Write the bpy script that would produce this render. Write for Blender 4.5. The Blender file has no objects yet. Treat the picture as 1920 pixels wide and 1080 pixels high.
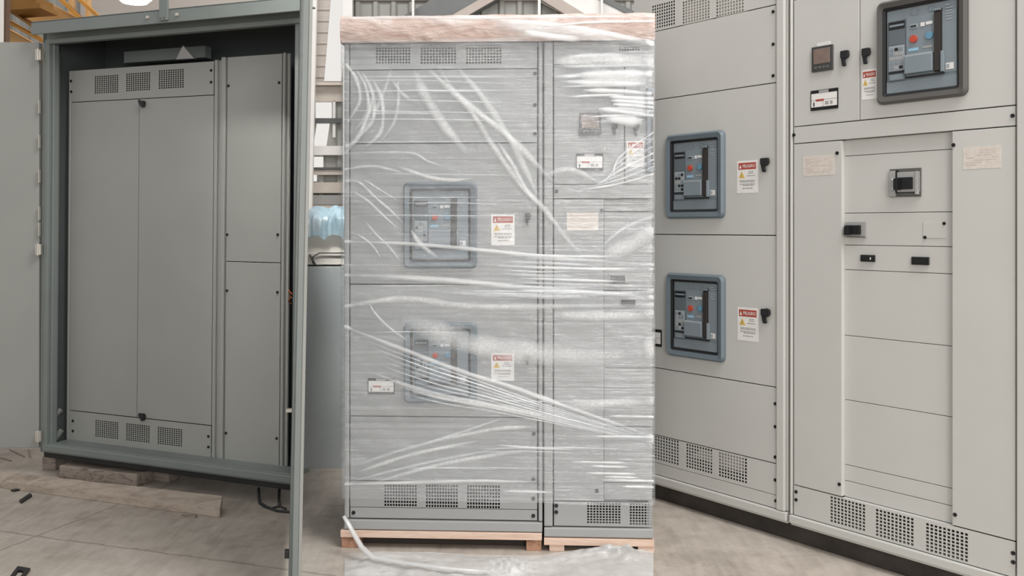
import bpy, bmesh, math, random
from mathutils import Matrix, Vector, noise
random.seed(7)
S = bpy.context.scene
COL = S.collection
F = 1800.0; CX = 960.0; YH = 424.0; H = 1.5

# ------------------------------------------------------------------ materials
MATS = {}
def newmat(name):
    m = bpy.data.materials.new(name); m.use_nodes = True
    nt = m.node_tree; nt.nodes.clear()
    out = nt.nodes.new('ShaderNodeOutputMaterial')
    MATS[name] = m
    return m, nt, out
def ramp(nt, fac, stops):
    r = nt.nodes.new('ShaderNodeValToRGB')
    while len(r.color_ramp.elements) < len(stops): r.color_ramp.elements.new(0.5)
    for e, (p, c) in zip(r.color_ramp.elements, stops):
        e.position = p; e.color = (c[0], c[1], c[2], 1) if hasattr(c, '__len__') else (c, c, c, 1)
    nt.links.new(fac, r.inputs[0]); return r.outputs[0]
def mapped(nt, scale=(1, 1, 1), rot=(0, 0, 0)):
    tc = nt.nodes.new('ShaderNodeTexCoord'); mp = nt.nodes.new('ShaderNodeMapping')
    mp.inputs['Scale'].default_value = scale; mp.inputs['Rotation'].default_value = rot
    nt.links.new(tc.outputs['Object'], mp.inputs[0]); return mp.outputs[0]
def noise_n(nt, vec, scale, detail=4, rough=0.55, dist=0.0):
    n = nt.nodes.new('ShaderNodeTexNoise'); n.inputs['Scale'].default_value = scale
    n.inputs['Detail'].default_value = detail; n.inputs['Roughness'].default_value = rough
    n.inputs['Distortion'].default_value = dist
    nt.links.new(vec, n.inputs['Vector']); return n.outputs['Fac']
def math_n(nt, op, a, b=None, clamp=False):
    n = nt.nodes.new('ShaderNodeMath'); n.operation = op; n.use_clamp = clamp
    for i, v in enumerate((a, b)):
        if v is None: continue
        if isinstance(v, (int, float)): n.inputs[i].default_value = v
        else: nt.links.new(v, n.inputs[i])
    return n.outputs[0]
def principled(nt, out, color, rough=0.5, metal=0.0, spec=0.5):
    b = nt.nodes.new('ShaderNodeBsdfPrincipled')
    if hasattr(color, '__len__'): b.inputs['Base Color'].default_value = (*color[:3], 1)
    else: nt.links.new(color, b.inputs['Base Color'])
    b.inputs['Roughness'].default_value = rough; b.inputs['Metallic'].default_value = metal
    b.inputs['Specular IOR Level'].default_value = spec
    nt.links.new(b.outputs[0], out.inputs[0]); return b
def bump(nt, b, h, strength, dist=0.01):
    bp = nt.nodes.new('ShaderNodeBump'); bp.inputs['Strength'].default_value = strength
    bp.inputs['Distance'].default_value = dist
    nt.links.new(h, bp.inputs['Height']); nt.links.new(bp.outputs[0], b.inputs['Normal'])
def flat(name, c, rough=0.5, metal=0.0, var=0.05, scale=6, spec=0.5, bmp=0.0):
    m, nt, out = newmat(name)
    n = noise_n(nt, mapped(nt), scale, 3)
    lo = tuple(x * (1 - var) for x in c); hi = tuple(min(1, x * (1 + var)) for x in c)
    col = ramp(nt, n, [(0.3, lo), (0.7, hi)])
    b = principled(nt, out, col, rough, metal, spec)
    if bmp: bump(nt, b, noise_n(nt, mapped(nt), 260, 2), bmp, 0.002)
    return m
def wood(name, a, b_, scale=(1.2, 9, 14), bmp=0.25):
    m, nt, out = newmat(name)
    v = mapped(nt, scale)
    n = noise_n(nt, v, 3.0, 6, 0.65, 0.6)
    col = ramp(nt, n, [(0.28, a), (0.55, b_), (0.8, tuple(x * 0.8 for x in b_))])
    b = principled(nt, out, col, 0.8, 0, 0.2); bump(nt, b, n, bmp, 0.01)
def emis(name, c, s):
    m, nt, out = newmat(name)
    e = nt.nodes.new('ShaderNodeEmission'); e.inputs[0].default_value = (*c, 1); e.inputs[1].default_value = s
    nt.links.new(e.outputs[0], out.inputs[0])

flat('paint_light', (0.56, 0.553, 0.525), 0.42, var=0.02, scale=3, bmp=0.05)
flat('paint_wrapped', (0.335, 0.337, 0.333), 0.45, var=0.02, scale=3, bmp=0.05)
flat('paint_outdoor', (0.185, 0.205, 0.195), 0.42, var=0.05, scale=4, bmp=0.05)
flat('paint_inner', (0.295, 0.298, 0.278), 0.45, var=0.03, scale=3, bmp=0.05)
flat('paint_dark', (0.03, 0.032, 0.032), 0.6)
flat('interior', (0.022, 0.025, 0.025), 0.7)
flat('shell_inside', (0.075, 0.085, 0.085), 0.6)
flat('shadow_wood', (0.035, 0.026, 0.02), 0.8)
flat('interior_pale', (0.62, 0.58, 0.52), 0.6)
flat('black_steel', (0.018, 0.018, 0.018), 0.55, var=0.3)
flat('plinth_brown', (0.040, 0.033, 0.028), 0.7, var=0.35, scale=9)
flat('screw_black', (0.012, 0.012, 0.013), 0.35)
flat('black_plastic', (0.010, 0.010, 0.011), 0.35)
flat('handle_black', (0.013, 0.013, 0.014), 0.4)
flat('zinc', (0.62, 0.58, 0.52), 0.35, 0.6)
flat('bezel_blue', (0.135, 0.17, 0.195), 0.45, var=0.05)
flat('bezel_grey', (0.088, 0.083, 0.078), 0.45, var=0.05)
flat('face_blue', (0.215, 0.252, 0.277), 0.4, var=0.06)
flat('face_blue_dark', (0.12, 0.142, 0.157), 0.4, var=0.06)
flat('face_blue_pale', (0.32, 0.355, 0.38), 0.4, var=0.06)
flat('slot_brown', (0.030, 0.024, 0.022), 0.5)
flat('red_button', (0.50, 0.065, 0.035), 0.4, var=0.03)
flat('blue_button', (0.12, 0.27, 0.38), 0.4, var=0.03)
flat('sky_tag', (0.30, 0.52, 0.68), 0.5, var=0.03)
flat('white_plastic', (0.74, 0.73, 0.71), 0.5, var=0.02)
flat('label_white', (0.80, 0.775, 0.75), 0.5, var=0.03, scale=40)
flat('label_red', (0.42, 0.065, 0.04), 0.5, var=0.05)
flat('label_yellow', (0.72, 0.47, 0.09), 0.5, var=0.04)
flat('label_grey', (0.30, 0.29, 0.28), 0.6, var=0.1)
flat('label_text_pale', (0.62, 0.52, 0.48), 0.6, var=0.1)
flat('cream_paper', (0.66, 0.60, 0.54), 0.4, var=0.08, scale=50)
flat('screen_brown', (0.20, 0.145, 0.12), 0.2, var=0.2, scale=20)
flat('meter_dark', (0.05, 0.052, 0.053), 0.35)
flat('trim_grey', (0.36, 0.355, 0.345), 0.4, var=0.05)
flat('trim_dark', (0.11, 0.105, 0.10), 0.4)
wood('pallet_wood', (0.54, 0.36, 0.27), (0.70, 0.53, 0.43))
wood('pallet_dark', (0.16, 0.08, 0.05), (0.42, 0.24, 0.16), (10, 10, 10))
wood('old_timber', (0.11, 0.085, 0.07), (0.33, 0.275, 0.235), (2, 12, 12), 0.5)
wood('grey_plank', (0.23, 0.18, 0.145), (0.40, 0.335, 0.28), (1.6, 7, 9), 0.5)
flat('crane_orange', (0.48, 0.22, 0.035), 0.5, var=0.12, scale=2)
flat('crane_tan', (0.56, 0.33, 0.13), 0.5, var=0.1, scale=2)
flat('crane_brown', (0.27, 0.13, 0.025), 0.5, var=0.1)
flat('rust_pole', (0.16, 0.10, 0.07), 0.6)
flat('cladding', (0.35, 0.345, 0.325), 0.5, var=0.06, scale=0.5)
flat('cladding_warm', (0.50, 0.45, 0.41), 0.5, var=0.08, scale=0.8)
flat('beam_white', (0.84, 0.825, 0.80), 0.5, var=0.03)
flat('beam_grey', (0.15, 0.155, 0.155), 0.5, var=0.06)
flat('beam_pink', (0.50, 0.43, 0.39), 0.6, var=0.05)
flat('girt_beige', (0.60, 0.54, 0.48), 0.6, var=0.06)
flat('steel_dark', (0.10, 0.105, 0.105), 0.5)
flat('far_cabinet', (0.42, 0.45, 0.45), 0.5, var=0.03)
flat('far_cream', (0.74, 0.70, 0.63), 0.5, var=0.05)
flat('orange_wire', (0.60, 0.17, 0.05), 0.5, var=0.3, scale=90)
emis('lamp_glow', (1.0, 0.96, 0.90), 3.0)
emis('bright_band_glow', (1.0, 0.97, 0.93), 0.85)  # glow for the reflected bright bands in the gap

def concrete():
    m, nt, out = newmat('concrete_floor')
    v = mapped(nt)
    n1 = noise_n(nt, v, 0.9, 5, 0.6); n2 = noise_n(nt, v, 7, 6, 0.65, 0.4); n3 = noise_n(nt, mapped(nt, (14, 1.6, 1), (0, 0, 0.6)), 2.0, 4)
    base = math_n(nt, 'ADD', math_n(nt, 'MULTIPLY', n1, 0.45), math_n(nt, 'ADD', math_n(nt, 'MULTIPLY', n2, 0.35), math_n(nt, 'MULTIPLY', n3, 0.2)))
    col = ramp(nt, base, [(0.36, (0.27, 0.23, 0.195)), (0.5, (0.42, 0.37, 0.32)), (0.62, (0.53, 0.475, 0.42))])
    # saw-cut joints in a three metre grid
    sx = nt.nodes.new('ShaderNodeSeparateXYZ'); nt.links.new(v, sx.inputs[0])
    wob = math_n(nt, 'MULTIPLY', math_n(nt, 'SUBTRACT', n2, 0.5), 0.05)
    def joint(a, b, d):
        q = math_n(nt, 'ADD', math_n(nt, 'ADD', math_n(nt, 'MULTIPLY', sx.outputs[0], a), math_n(nt, 'MULTIPLY', sx.outputs[1], b)), math_n(nt, 'ADD', wob, -d + 30.0))
        return math_n(nt, 'LESS_THAN', math_n(nt, 'ABSOLUTE', math_n(nt, 'SUBTRACT', q, 30.0)), 0.007)
    jl = math_n(nt, 'MAXIMUM', joint(.3243, .946, 3.649), joint(.946, -.3243, -3.682))
    mix = nt.nodes.new('ShaderNodeMixRGB'); nt.links.new(math_n(nt, 'MULTIPLY', jl, 0.5), mix.inputs[0])
    nt.links.new(col, mix.inputs[1]); mix.inputs[2].default_value = (0.16, 0.13, 0.11, 1)
    sp = noise_n(nt, v, 16, 2, 0.5)
    spf = ramp(nt, sp, [(0.70, 0.0), (0.78, 0.45)])
    mix2 = nt.nodes.new('ShaderNodeMixRGB'); nt.links.new(spf, mix2.inputs[0]); nt.links.new(mix.outputs[0], mix2.inputs[1])
    mix2.inputs[2].default_value = (0.17, 0.145, 0.125, 1)
    b = principled(nt, out, mix2.outputs[0], 0.5, 0, 0.4); bump(nt, b, n2, 0.08, 0.01)
concrete()

def film_mat(name, haze_lo, haze_hi, streak, gloss=0.10, col=(0.86, 0.87, 0.88), rough=0.16, crinkle=0.5, edge=False):
    m, nt, out = newmat(name)
    v = mapped(nt, streak)
    n1 = noise_n(nt, v, 1.0, 5, 0.6, 0.3)
    n2 = noise_n(nt, mapped(nt, (3, 3, 3)), 1.0, 4, 0.6, 0.8)
    f = math_n(nt, 'ADD', math_n(nt, 'MULTIPLY', n1, 0.6), math_n(nt, 'MULTIPLY', n2, 0.4))
    fac = ramp(nt, f, [(0.36, haze_lo), (0.52, haze_lo * 0.65 + haze_hi * 0.35), (0.68, haze_hi)])
    gfac = None
    if edge:
        at = nt.nodes.new('ShaderNodeAttribute'); at.attribute_name = 'thick'
        fac = math_n(nt, 'MULTIPLY', fac, at.outputs['Fac']); gfac = math_n(nt, 'MULTIPLY', at.outputs['Fac'], gloss)
    tr = nt.nodes.new('ShaderNodeBsdfTransparent'); tr.inputs[0].default_value = (0.97, 0.98, 0.99, 1)
    d = nt.nodes.new('ShaderNodeBsdfDiffuse'); d.inputs[0].default_value = (*col, 1)
    tl = nt.nodes.new('ShaderNodeBsdfTranslucent'); tl.inputs[0].default_value = (*col, 1)
    md = nt.nodes.new('ShaderNodeMixShader'); md.inputs[0].default_value = 0.2
    nt.links.new(d.outputs[0], md.inputs[1]); nt.links.new(tl.outputs[0], md.inputs[2])
    mx = nt.nodes.new('ShaderNodeMixShader'); nt.links.new(fac, mx.inputs[0])
    nt.links.new(tr.outputs[0], mx.inputs[1]); nt.links.new(md.outputs[0], mx.inputs[2])
    g = nt.nodes.new('ShaderNodeBsdfGlossy'); g.inputs['Roughness'].default_value = rough
    g.inputs[0].default_value = (1, 1, 1, 1)
    bp = nt.nodes.new('ShaderNodeBump'); bp.inputs['Strength'].default_value = crinkle; bp.inputs['Distance'].default_value = 0.02
    hgt = math_n(nt, 'ADD', n1, math_n(nt, 'MULTIPLY', noise_n(nt, mapped(nt, (2.2, 5, 9)), 1.6, 3, 0.5, 0.9), 0.9))
    nt.links.new(hgt, bp.inputs['Height']); nt.links.new(bp.outputs[0], g.inputs['Normal'])
    m2 = nt.nodes.new('ShaderNodeMixShader'); m2.inputs[0].default_value = gloss
    if gfac: nt.links.new(gfac, m2.inputs[0])
    nt.links.new(mx.outputs[0], m2.inputs[1]); nt.links.new(g.outputs[0], m2.inputs[2])
    nt.links.new(m2.outputs[0], out.inputs[0])
film_mat('stretch_film', 0.03, 0.30, (0.7, 4, 55), 0.09, crinkle=0.7)
film_mat('film_fold_glint_clear', 0.32, 0.80, (14, 20, 70), 0.10, edge=True)
film_mat('film_fold_glint_white', 0.70, 1.0, (10, 20, 60), 0.14, (0.92, 0.92, 0.92), edge=True)
film_mat('film_frosted', 0.50, 1.0, (60, 70, 90), 0.05, (0.90, 0.90, 0.89), 0.35, edge=True)
film_mat('film_on_floor', 0.40, 0.95, (4, 7, 9), 0.08, (0.84, 0.83, 0.82), 0.3)
film_mat('film_blue', 0.70, 0.95, (9, 9, 9), 0.10, (0.42, 0.60, 0.70), 0.3)
def foam():
    m, nt, out = newmat('pink_foam')
    n = noise_n(nt, mapped(nt, (7, 20, 26)), 1.0, 5, 0.65, 0.8)
    w = noise_n(nt, mapped(nt, (2.2, 6, 12)), 1.0, 4, 0.6, 1.2)
    col = ramp(nt, n, [(0.3, (0.47, 0.34, 0.29)), (0.55, (0.58, 0.45, 0.40)), (0.8, (0.68, 0.57, 0.52))])
    mix = nt.nodes.new('ShaderNodeMixRGB'); nt.links.new(ramp(nt, w, [(0.5, 0.0), (0.7, 0.75)]), mix.inputs[0])
    nt.links.new(col, mix.inputs[1]); mix.inputs[2].default_value = (0.80, 0.75, 0.72, 1)
    b = principled(nt, out, mix.outputs[0], 0.35, 0, 0.5); bump(nt, b, math_n(nt, 'ADD', n, w), 0.5, 0.02)
foam()

# ------------------------------------------------------------------ mesh building
class MB:
    def __init__(self, fn=None):
        self.v = []; self.f = []; self.m = []; self.fn = fn
    def add(self, verts, faces, mat=0):
        o = len(self.v)
        for p in verts:
            self.v.append(tuple(self.fn(p)) if self.fn else tuple(p))
        for f in faces: self.f.append(tuple(i + o for i in f)); self.m.append(mat)
    def box(self, x0, x1, y0, y1, z0, z1, mat=0):
        if x0 > x1: x0, x1 = x1, x0
        if y0 > y1: y0, y1 = y1, y0
        if z0 > z1: z0, z1 = z1, z0
        self.add([(x0, y0, z0), (x1, y0, z0), (x1, y1, z0), (x0, y1, z0), (x0, y0, z1), (x1, y0, z1), (x1, y1, z1), (x0, y1, z1)],
                 [(0, 3, 2, 1), (4, 5, 6, 7), (0, 1, 5, 4), (1, 2, 6, 5), (2, 3, 7, 6), (3, 0, 4, 7)], mat)
    def prism(self, poly, y0, y1, mat=0):
        """poly: (x,z) outline, counter-clockwise seen from the front (-y)."""
        n = len(poly)
        vs = [(x, y0, z) for x, z in poly] + [(x, y1, z) for x, z in poly]
        fs = [tuple(range(n)), tuple(range(2 * n - 1, n - 1, -1))]
        fs += [((i + 1) % n, i, i + n, (i + 1) % n + n) for i in range(n)]
        self.add(vs, fs, mat)
    def plan(self, poly, z0, z1, mat=0):
        """poly: (x,y) outline counter-clockwise seen from above."""
        n = len(poly)
        vs = [(x, y, z0) for x, y in poly] + [(x, y, z1) for x, y in poly]
        fs = [tuple(range(n - 1, -1, -1)), tuple(range(n, 2 * n))]
        fs += [(i, (i + 1) % n, (i + 1) % n + n, i + n) for i in range(n)]
        self.add(vs, fs, mat)
    def cyl(self, c, r, y0, y1, n=16, mat=0):
        self.prism([(c[0] + r * math.cos(2 * math.pi * i / n), c[1] + r * math.sin(2 * math.pi * i / n)) for i in range(n)], y0, y1, mat)
    def tube(self, pts, r, n=8, mat=0, flat_=1.0):
        pts = [Vector(p) for p in pts]; rings = []
        for i, p in enumerate(pts):
            t = (pts[min(i + 1, len(pts) - 1)] - pts[max(i - 1, 0)]).normalized()
            up = Vector((0, 0, 1)) if abs(t.z) < 0.95 else Vector((0, 1, 0))
            a = t.cross(up).normalized(); b = a.cross(t).normalized()
            rr = r[i] if hasattr(r, '__len__') else r
            rings.append([p + a * rr * math.cos(2 * math.pi * k / n) + b * rr * flat_ * math.sin(2 * math.pi * k / n) for k in range(n)])
        vs = [q for ring in rings for q in ring]; fs = []
        for i in range(len(pts) - 1):
            for k in range(n):
                fs.append((i * n + k, i * n + (k + 1) % n, (i + 1) * n + (k + 1) % n, (i + 1) * n + k))
        fs.append(tuple(range(n - 1, -1, -1))); fs.append(tuple((len(pts) - 1) * n + k for k in range(n)))
        self.add(vs, fs, mat)
    def beam(self, p, q, w, h, mat=0):
        p, q = Vector(p), Vector(q); t = (q - p).normalized()
        a = t.cross(Vector((0, 1, 0))); a = a.normalized() if a.length > 1e-3 else Vector((1, 0, 0)); b = a.cross(t).normalized()
        vs = []
        for c in (p, q):
            for sa, sb in ((-1, -1), (1, -1), (1, 1), (-1, 1)): vs.append(c + a * sa * w / 2 + b * sb * h / 2)
        self.add(vs, [(0, 1, 2, 3), (7, 6, 5, 4), (0, 4, 5, 1), (1, 5, 6, 2), (2, 6, 7, 3), (3, 7, 4, 0)], mat)
    def sheet(self, x0, x1, z0, z1, y0, y1, vents, mat=0, fill=0.62):
        """front sheet y0 with punched holes; vents: (x0,x1,z0,z1,nx,nz)."""
        xs = {x0, x1}; zs = {z0, z1}; holes = []
        for a, b, c, d, nx, nz in vents:
            px = (b - a) / nx; pz = (d - c) / nz
            for i in range(nx): xs |= {a + px * (i + 0.5 - fill / 2), a + px * (i + 0.5 + fill / 2)}
            for j in range(nz): zs |= {c + pz * (j + 0.5 - fill / 2), c + pz * (j + 0.5 + fill / 2)}
            holes.append((a, b, c, d, px, pz))
        xs = sorted(xs); zs = sorted(zs)
        # keep z cuts only where wanted: simple grid
        def hole(x, z):
            for a, b, c, d, px, pz in holes:
                if a < x < b and c < z < d:
                    u = ((x - a) / px) % 1; w = ((z - c) / pz) % 1
                    if abs(u - .5) < fill / 2 and abs(w - .5) < fill / 2: return True
            return False
        H_ = {}
        for i in range(len(xs) - 1):
            for j in range(len(zs) - 1):
                H_[i, j] = hole((xs[i] + xs[i + 1]) / 2, (zs[j] + zs[j + 1]) / 2)
        idx = {}; vs = []; fs = []
        def V(i, j, k):
            if (i, j, k) not in idx: idx[i, j, k] = len(vs); vs.append((xs[i], (y0, y1)[k], zs[j]))
            return idx[i, j, k]
        for (i, j), h in H_.items():
            if h: continue
            fs.append((V(i, j, 0), V(i + 1, j, 0), V(i + 1, j + 1, 0), V(i, j + 1, 0)))
            fs.append((V(i, j, 1), V(i, j + 1, 1), V(i + 1, j + 1, 1), V(i + 1, j, 1)))
            for di, dj, a, b in ((-1, 0, (0, 1), (0, 0)), (1, 0, (1, 0), (1, 1)), (0, -1, (0, 0), (1, 0)), (0, 1, (1, 1), (0, 1))):
                if H_.get((i + di, j + dj), True):
                    fs.append((V(i + b[0], j + b[1], 0), V(i + a[0], j + a[1], 0), V(i + a[0], j + a[1], 1), V(i + b[0], j + b[1], 1)))
        self.add(vs, fs, mat)
    def build(self, name, mats, parent=None, label=None, bevel=0.0, smooth=False, kind=None, thick=None):
        me = bpy.data.meshes.new(name); me.from_pydata(self.v, [], self.f)
        if not isinstance(mats, (list, tuple)): mats = [mats]
        for k in mats: me.materials.append(MATS[k])
        me.polygons.foreach_set('material_index', self.m)
        if smooth: me.polygons.foreach_set('use_smooth', [True] * len(me.polygons))
        me.update()
        if thick: me.attributes.new('thick', 'FLOAT', 'POINT').data.foreach_set('value', thick)
        bm = bmesh.new(); bm.from_mesh(me); bmesh.ops.recalc_face_normals(bm, faces=bm.faces); bm.to_mesh(me); bm.free()
        o = bpy.data.objects.new(name, me); COL.objects.link(o)
        if parent: o.parent = parent
        if label: o['label'] = label
        if kind: o['kind'] = kind
        if bevel:
            b = o.modifiers.new('bevel', 'BEVEL'); b.width = bevel; b.segments = 2; b.limit_method = 'ANGLE'; b.angle_limit = 0.6
        return o

def tag(o, label, cat, group=None):
    o['label'] = label; o['category'] = cat
    if group: o['group'] = group
    return o
def wpt(px, py, Y):
    """world point seen at a photograph position, at distance Y."""
    return Vector(((px - CX) / F * Y, Y, H + (YH - py) / F * Y))
def fpt(px, py, z=0.0):
    Y = F * (H - z) / (py - YH); return Vector(((px - CX) / F * Y, Y, z))

class Face:
    """A vertical face standing in the hall; local x runs along it, y into it, z up."""
    def __init__(self, px, Y, vpx, roll=0.0):
        u = vpx - CX
        yaw = -math.atan2(F, -u)                   # right end nearer the viewer
        self.M = Matrix.Rotation(yaw, 3, 'Z') @ Matrix.Rotation(roll, 3, 'Y')
        self.L = Vector(((px - CX) / F * Y, Y, 0)); self.MT = self.M.transposed()
    def loc(self, px, py, c=0.0):
        o = self.MT @ (Vector((0, 0, H)) - self.L)
        d = self.MT @ Vector(((px - CX) / F, 1, (YH - py) / F))
        t = (c - o.y) / d.y; p = o + d * t
        return p.x, p.z
    def x(self, px, c=0.0, py=500): return self.loc(px, py, c)[0]
    def z(self, px, py, c=0.0): return self.loc(px, py, c)[1]
    def rect(self, xl, xr, tops, bots, c=0.0):
        """tops/bots: y at left and right end -> x0,x1,z0,z1 (ends averaged)."""
        ym = (tops[0] + tops[1] + bots[0] + bots[1]) / 4
        x0 = self.loc(xl, ym, c)[0]; x1 = self.loc(xr, ym, c)[0]
        z1 = (self.z(xl, tops[0], c) + self.z(xr, tops[1], c)) / 2
        z0 = (self.z(xl, bots[0], c) + self.z(xr, bots[1], c)) / 2
        return x0, x1, z0, z1
    def root(self, name, label, cat, group=None):
        o = bpy.data.objects.new(name, None); COL.objects.link(o); o.empty_display_size = 0.1
        o.matrix_world = Matrix.Translation(self.L) @ self.M.to_4x4()
        return tag(o, label, cat, group)
    def tolocal(self, p): return self.MT @ (Vector(p) - self.L)

def rootat(name, loc, label, cat, group=None):
    o = bpy.data.objects.new(name, None); COL.objects.link(o); o.location = loc; o.empty_display_size = 0.1
    return tag(o, label, cat, group)

# text outlines as mesh, cached
_txt = {}
def text_mesh(s):
    if s not in _txt:
        cu = bpy.data.curves.new('t', 'FONT'); cu.body = s; cu.size = 1.0; cu.offset = 0.012
        ob = bpy.data.objects.new('t', cu); COL.objects.link(ob); bpy.context.view_layer.update()
        me = bpy.data.meshes.new_from_object(ob.evaluated_get(bpy.context.evaluated_depsgraph_get()))
        vs = [tuple(v.co) for v in me.vertices]; fs = [tuple(p.vertices) for p in me.polygons]
        bpy.data.objects.remove(ob); bpy.data.curves.remove(cu); bpy.data.meshes.remove(me)
        _txt[s] = (vs, fs)
    return _txt[s]
def put_text(mb, s, x0, x1, z0, z1, y, mat):
    vs, fs = text_mesh(s)
    ax, bx = min(v[0] for v in vs), max(v[0] for v in vs); ay, by = min(v[1] for v in vs), max(v[1] for v in vs)
    mb.add([(x0 + (v[0] - ax) / (bx - ax) * (x1 - x0), y, z0 + (v[1] - ay) / (by - ay) * (z1 - z0)) for v in vs], fs, mat)

# ------------------------------------------------------------------ fittings
def screw(parent, x, z, c, r=0.008):
    mb = MB(); mb.cyl((x, z), r, c - 0.004, c + 0.004, 14); mb.cyl((x, z), r * 0.6, c - 0.007, c - 0.003, 10)
    mb.build('screw', 'screw_black', parent, smooth=False)
def panel(name, parent, r, c, mat, t=0.018, gap=0.0022, bevel=0.0018):
    mb = MB(); mb.box(r[0] + gap, r[1] - gap, c, c + t, r[2] + gap, r[3] - gap)
    return mb.build(name, mat, parent, bevel=bevel)
def vent_panel(name, parent, r, c, mat, vents, gap=0.002, fill=0.68):
    mb = MB(); mb.sheet(r[0] + gap, r[1] - gap, r[2] + gap, r[3] - gap, c, c + 0.003, vents, 0, fill)
    return mb.build(name, mat, parent)
def latch(parent, x0, x1, z0, z1, c):
    """black swing latch: block on top, tapering tail below, with a lighter tip gap."""
    w = x1 - x0; h = z1 - z0
    mb = MB()
    mb.cyl(((x0 + x1) / 2, z1 - h * .26), w * .42, c - 0.010, c, 16)
    head = [(x0, z1 - h * .42), (x0 + w * .15, z1 - h * .5), (x1 - w * .12, z1 - h * .5), (x1, z1 - h * .36), (x1, z1 - h * .04), (x1 - w * .1, z1), (x0 + w * .08, z1), (x0, z1 - h * .05)]
    mb.prism(head, c - 0.022, c - 0.008)
    tail = [(x0 + w * .22, z0 + h * .05), (x0 + w * .34, z0), (x0 + w * .58, z0), (x0 + w * .66, z0 + h * .1), (x0 + w * .55, z0 + h * .3), (x0 + w * .62, z1 - h * .45), (x0 + w * .05, z1 - h * .45)]
    mb.prism(tail, c - 0.020, c - 0.010)
    return mb.build('latch_handle', 'handle_black', parent, bevel=0.002)
def rrect(x0, x1, z0, z1, r, n=5):
    pts = []
    for cx, cz, a0 in ((x1 - r, z0 + r, -90), (x1 - r, z1 - r, 0), (x0 + r, z1 - r, 90), (x0 + r, z0 + r, 180)):
        for i in range(n + 1):
            a = math.radians(a0 + 90 * i / n); pts.append((cx + r * math.cos(a), cz + r * math.sin(a)))
    return pts
def ring(mb, A, B, ya, yb, mat=0, yback=None):
    """raised frame between outlines A (outer, at ya) and B (inner, at yb)."""
    n = len(A); yk = yback if yback is not None else max(ya, yb) + 0.02
    vs = [(x, yk, z) for x, z in A] + [(x, ya, z) for x, z in A] + [(x, yb, z) for x, z in B] + [(x, yk, z) for x, z in B]
    fs = []
    for k in range(3):
        for i in range(n):
            j = (i + 1) % n; fs.append((k * n + i, k * n + j, (k + 1) * n + j, (k + 1) * n + i))
    mb.add(vs, fs, mat)
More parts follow.
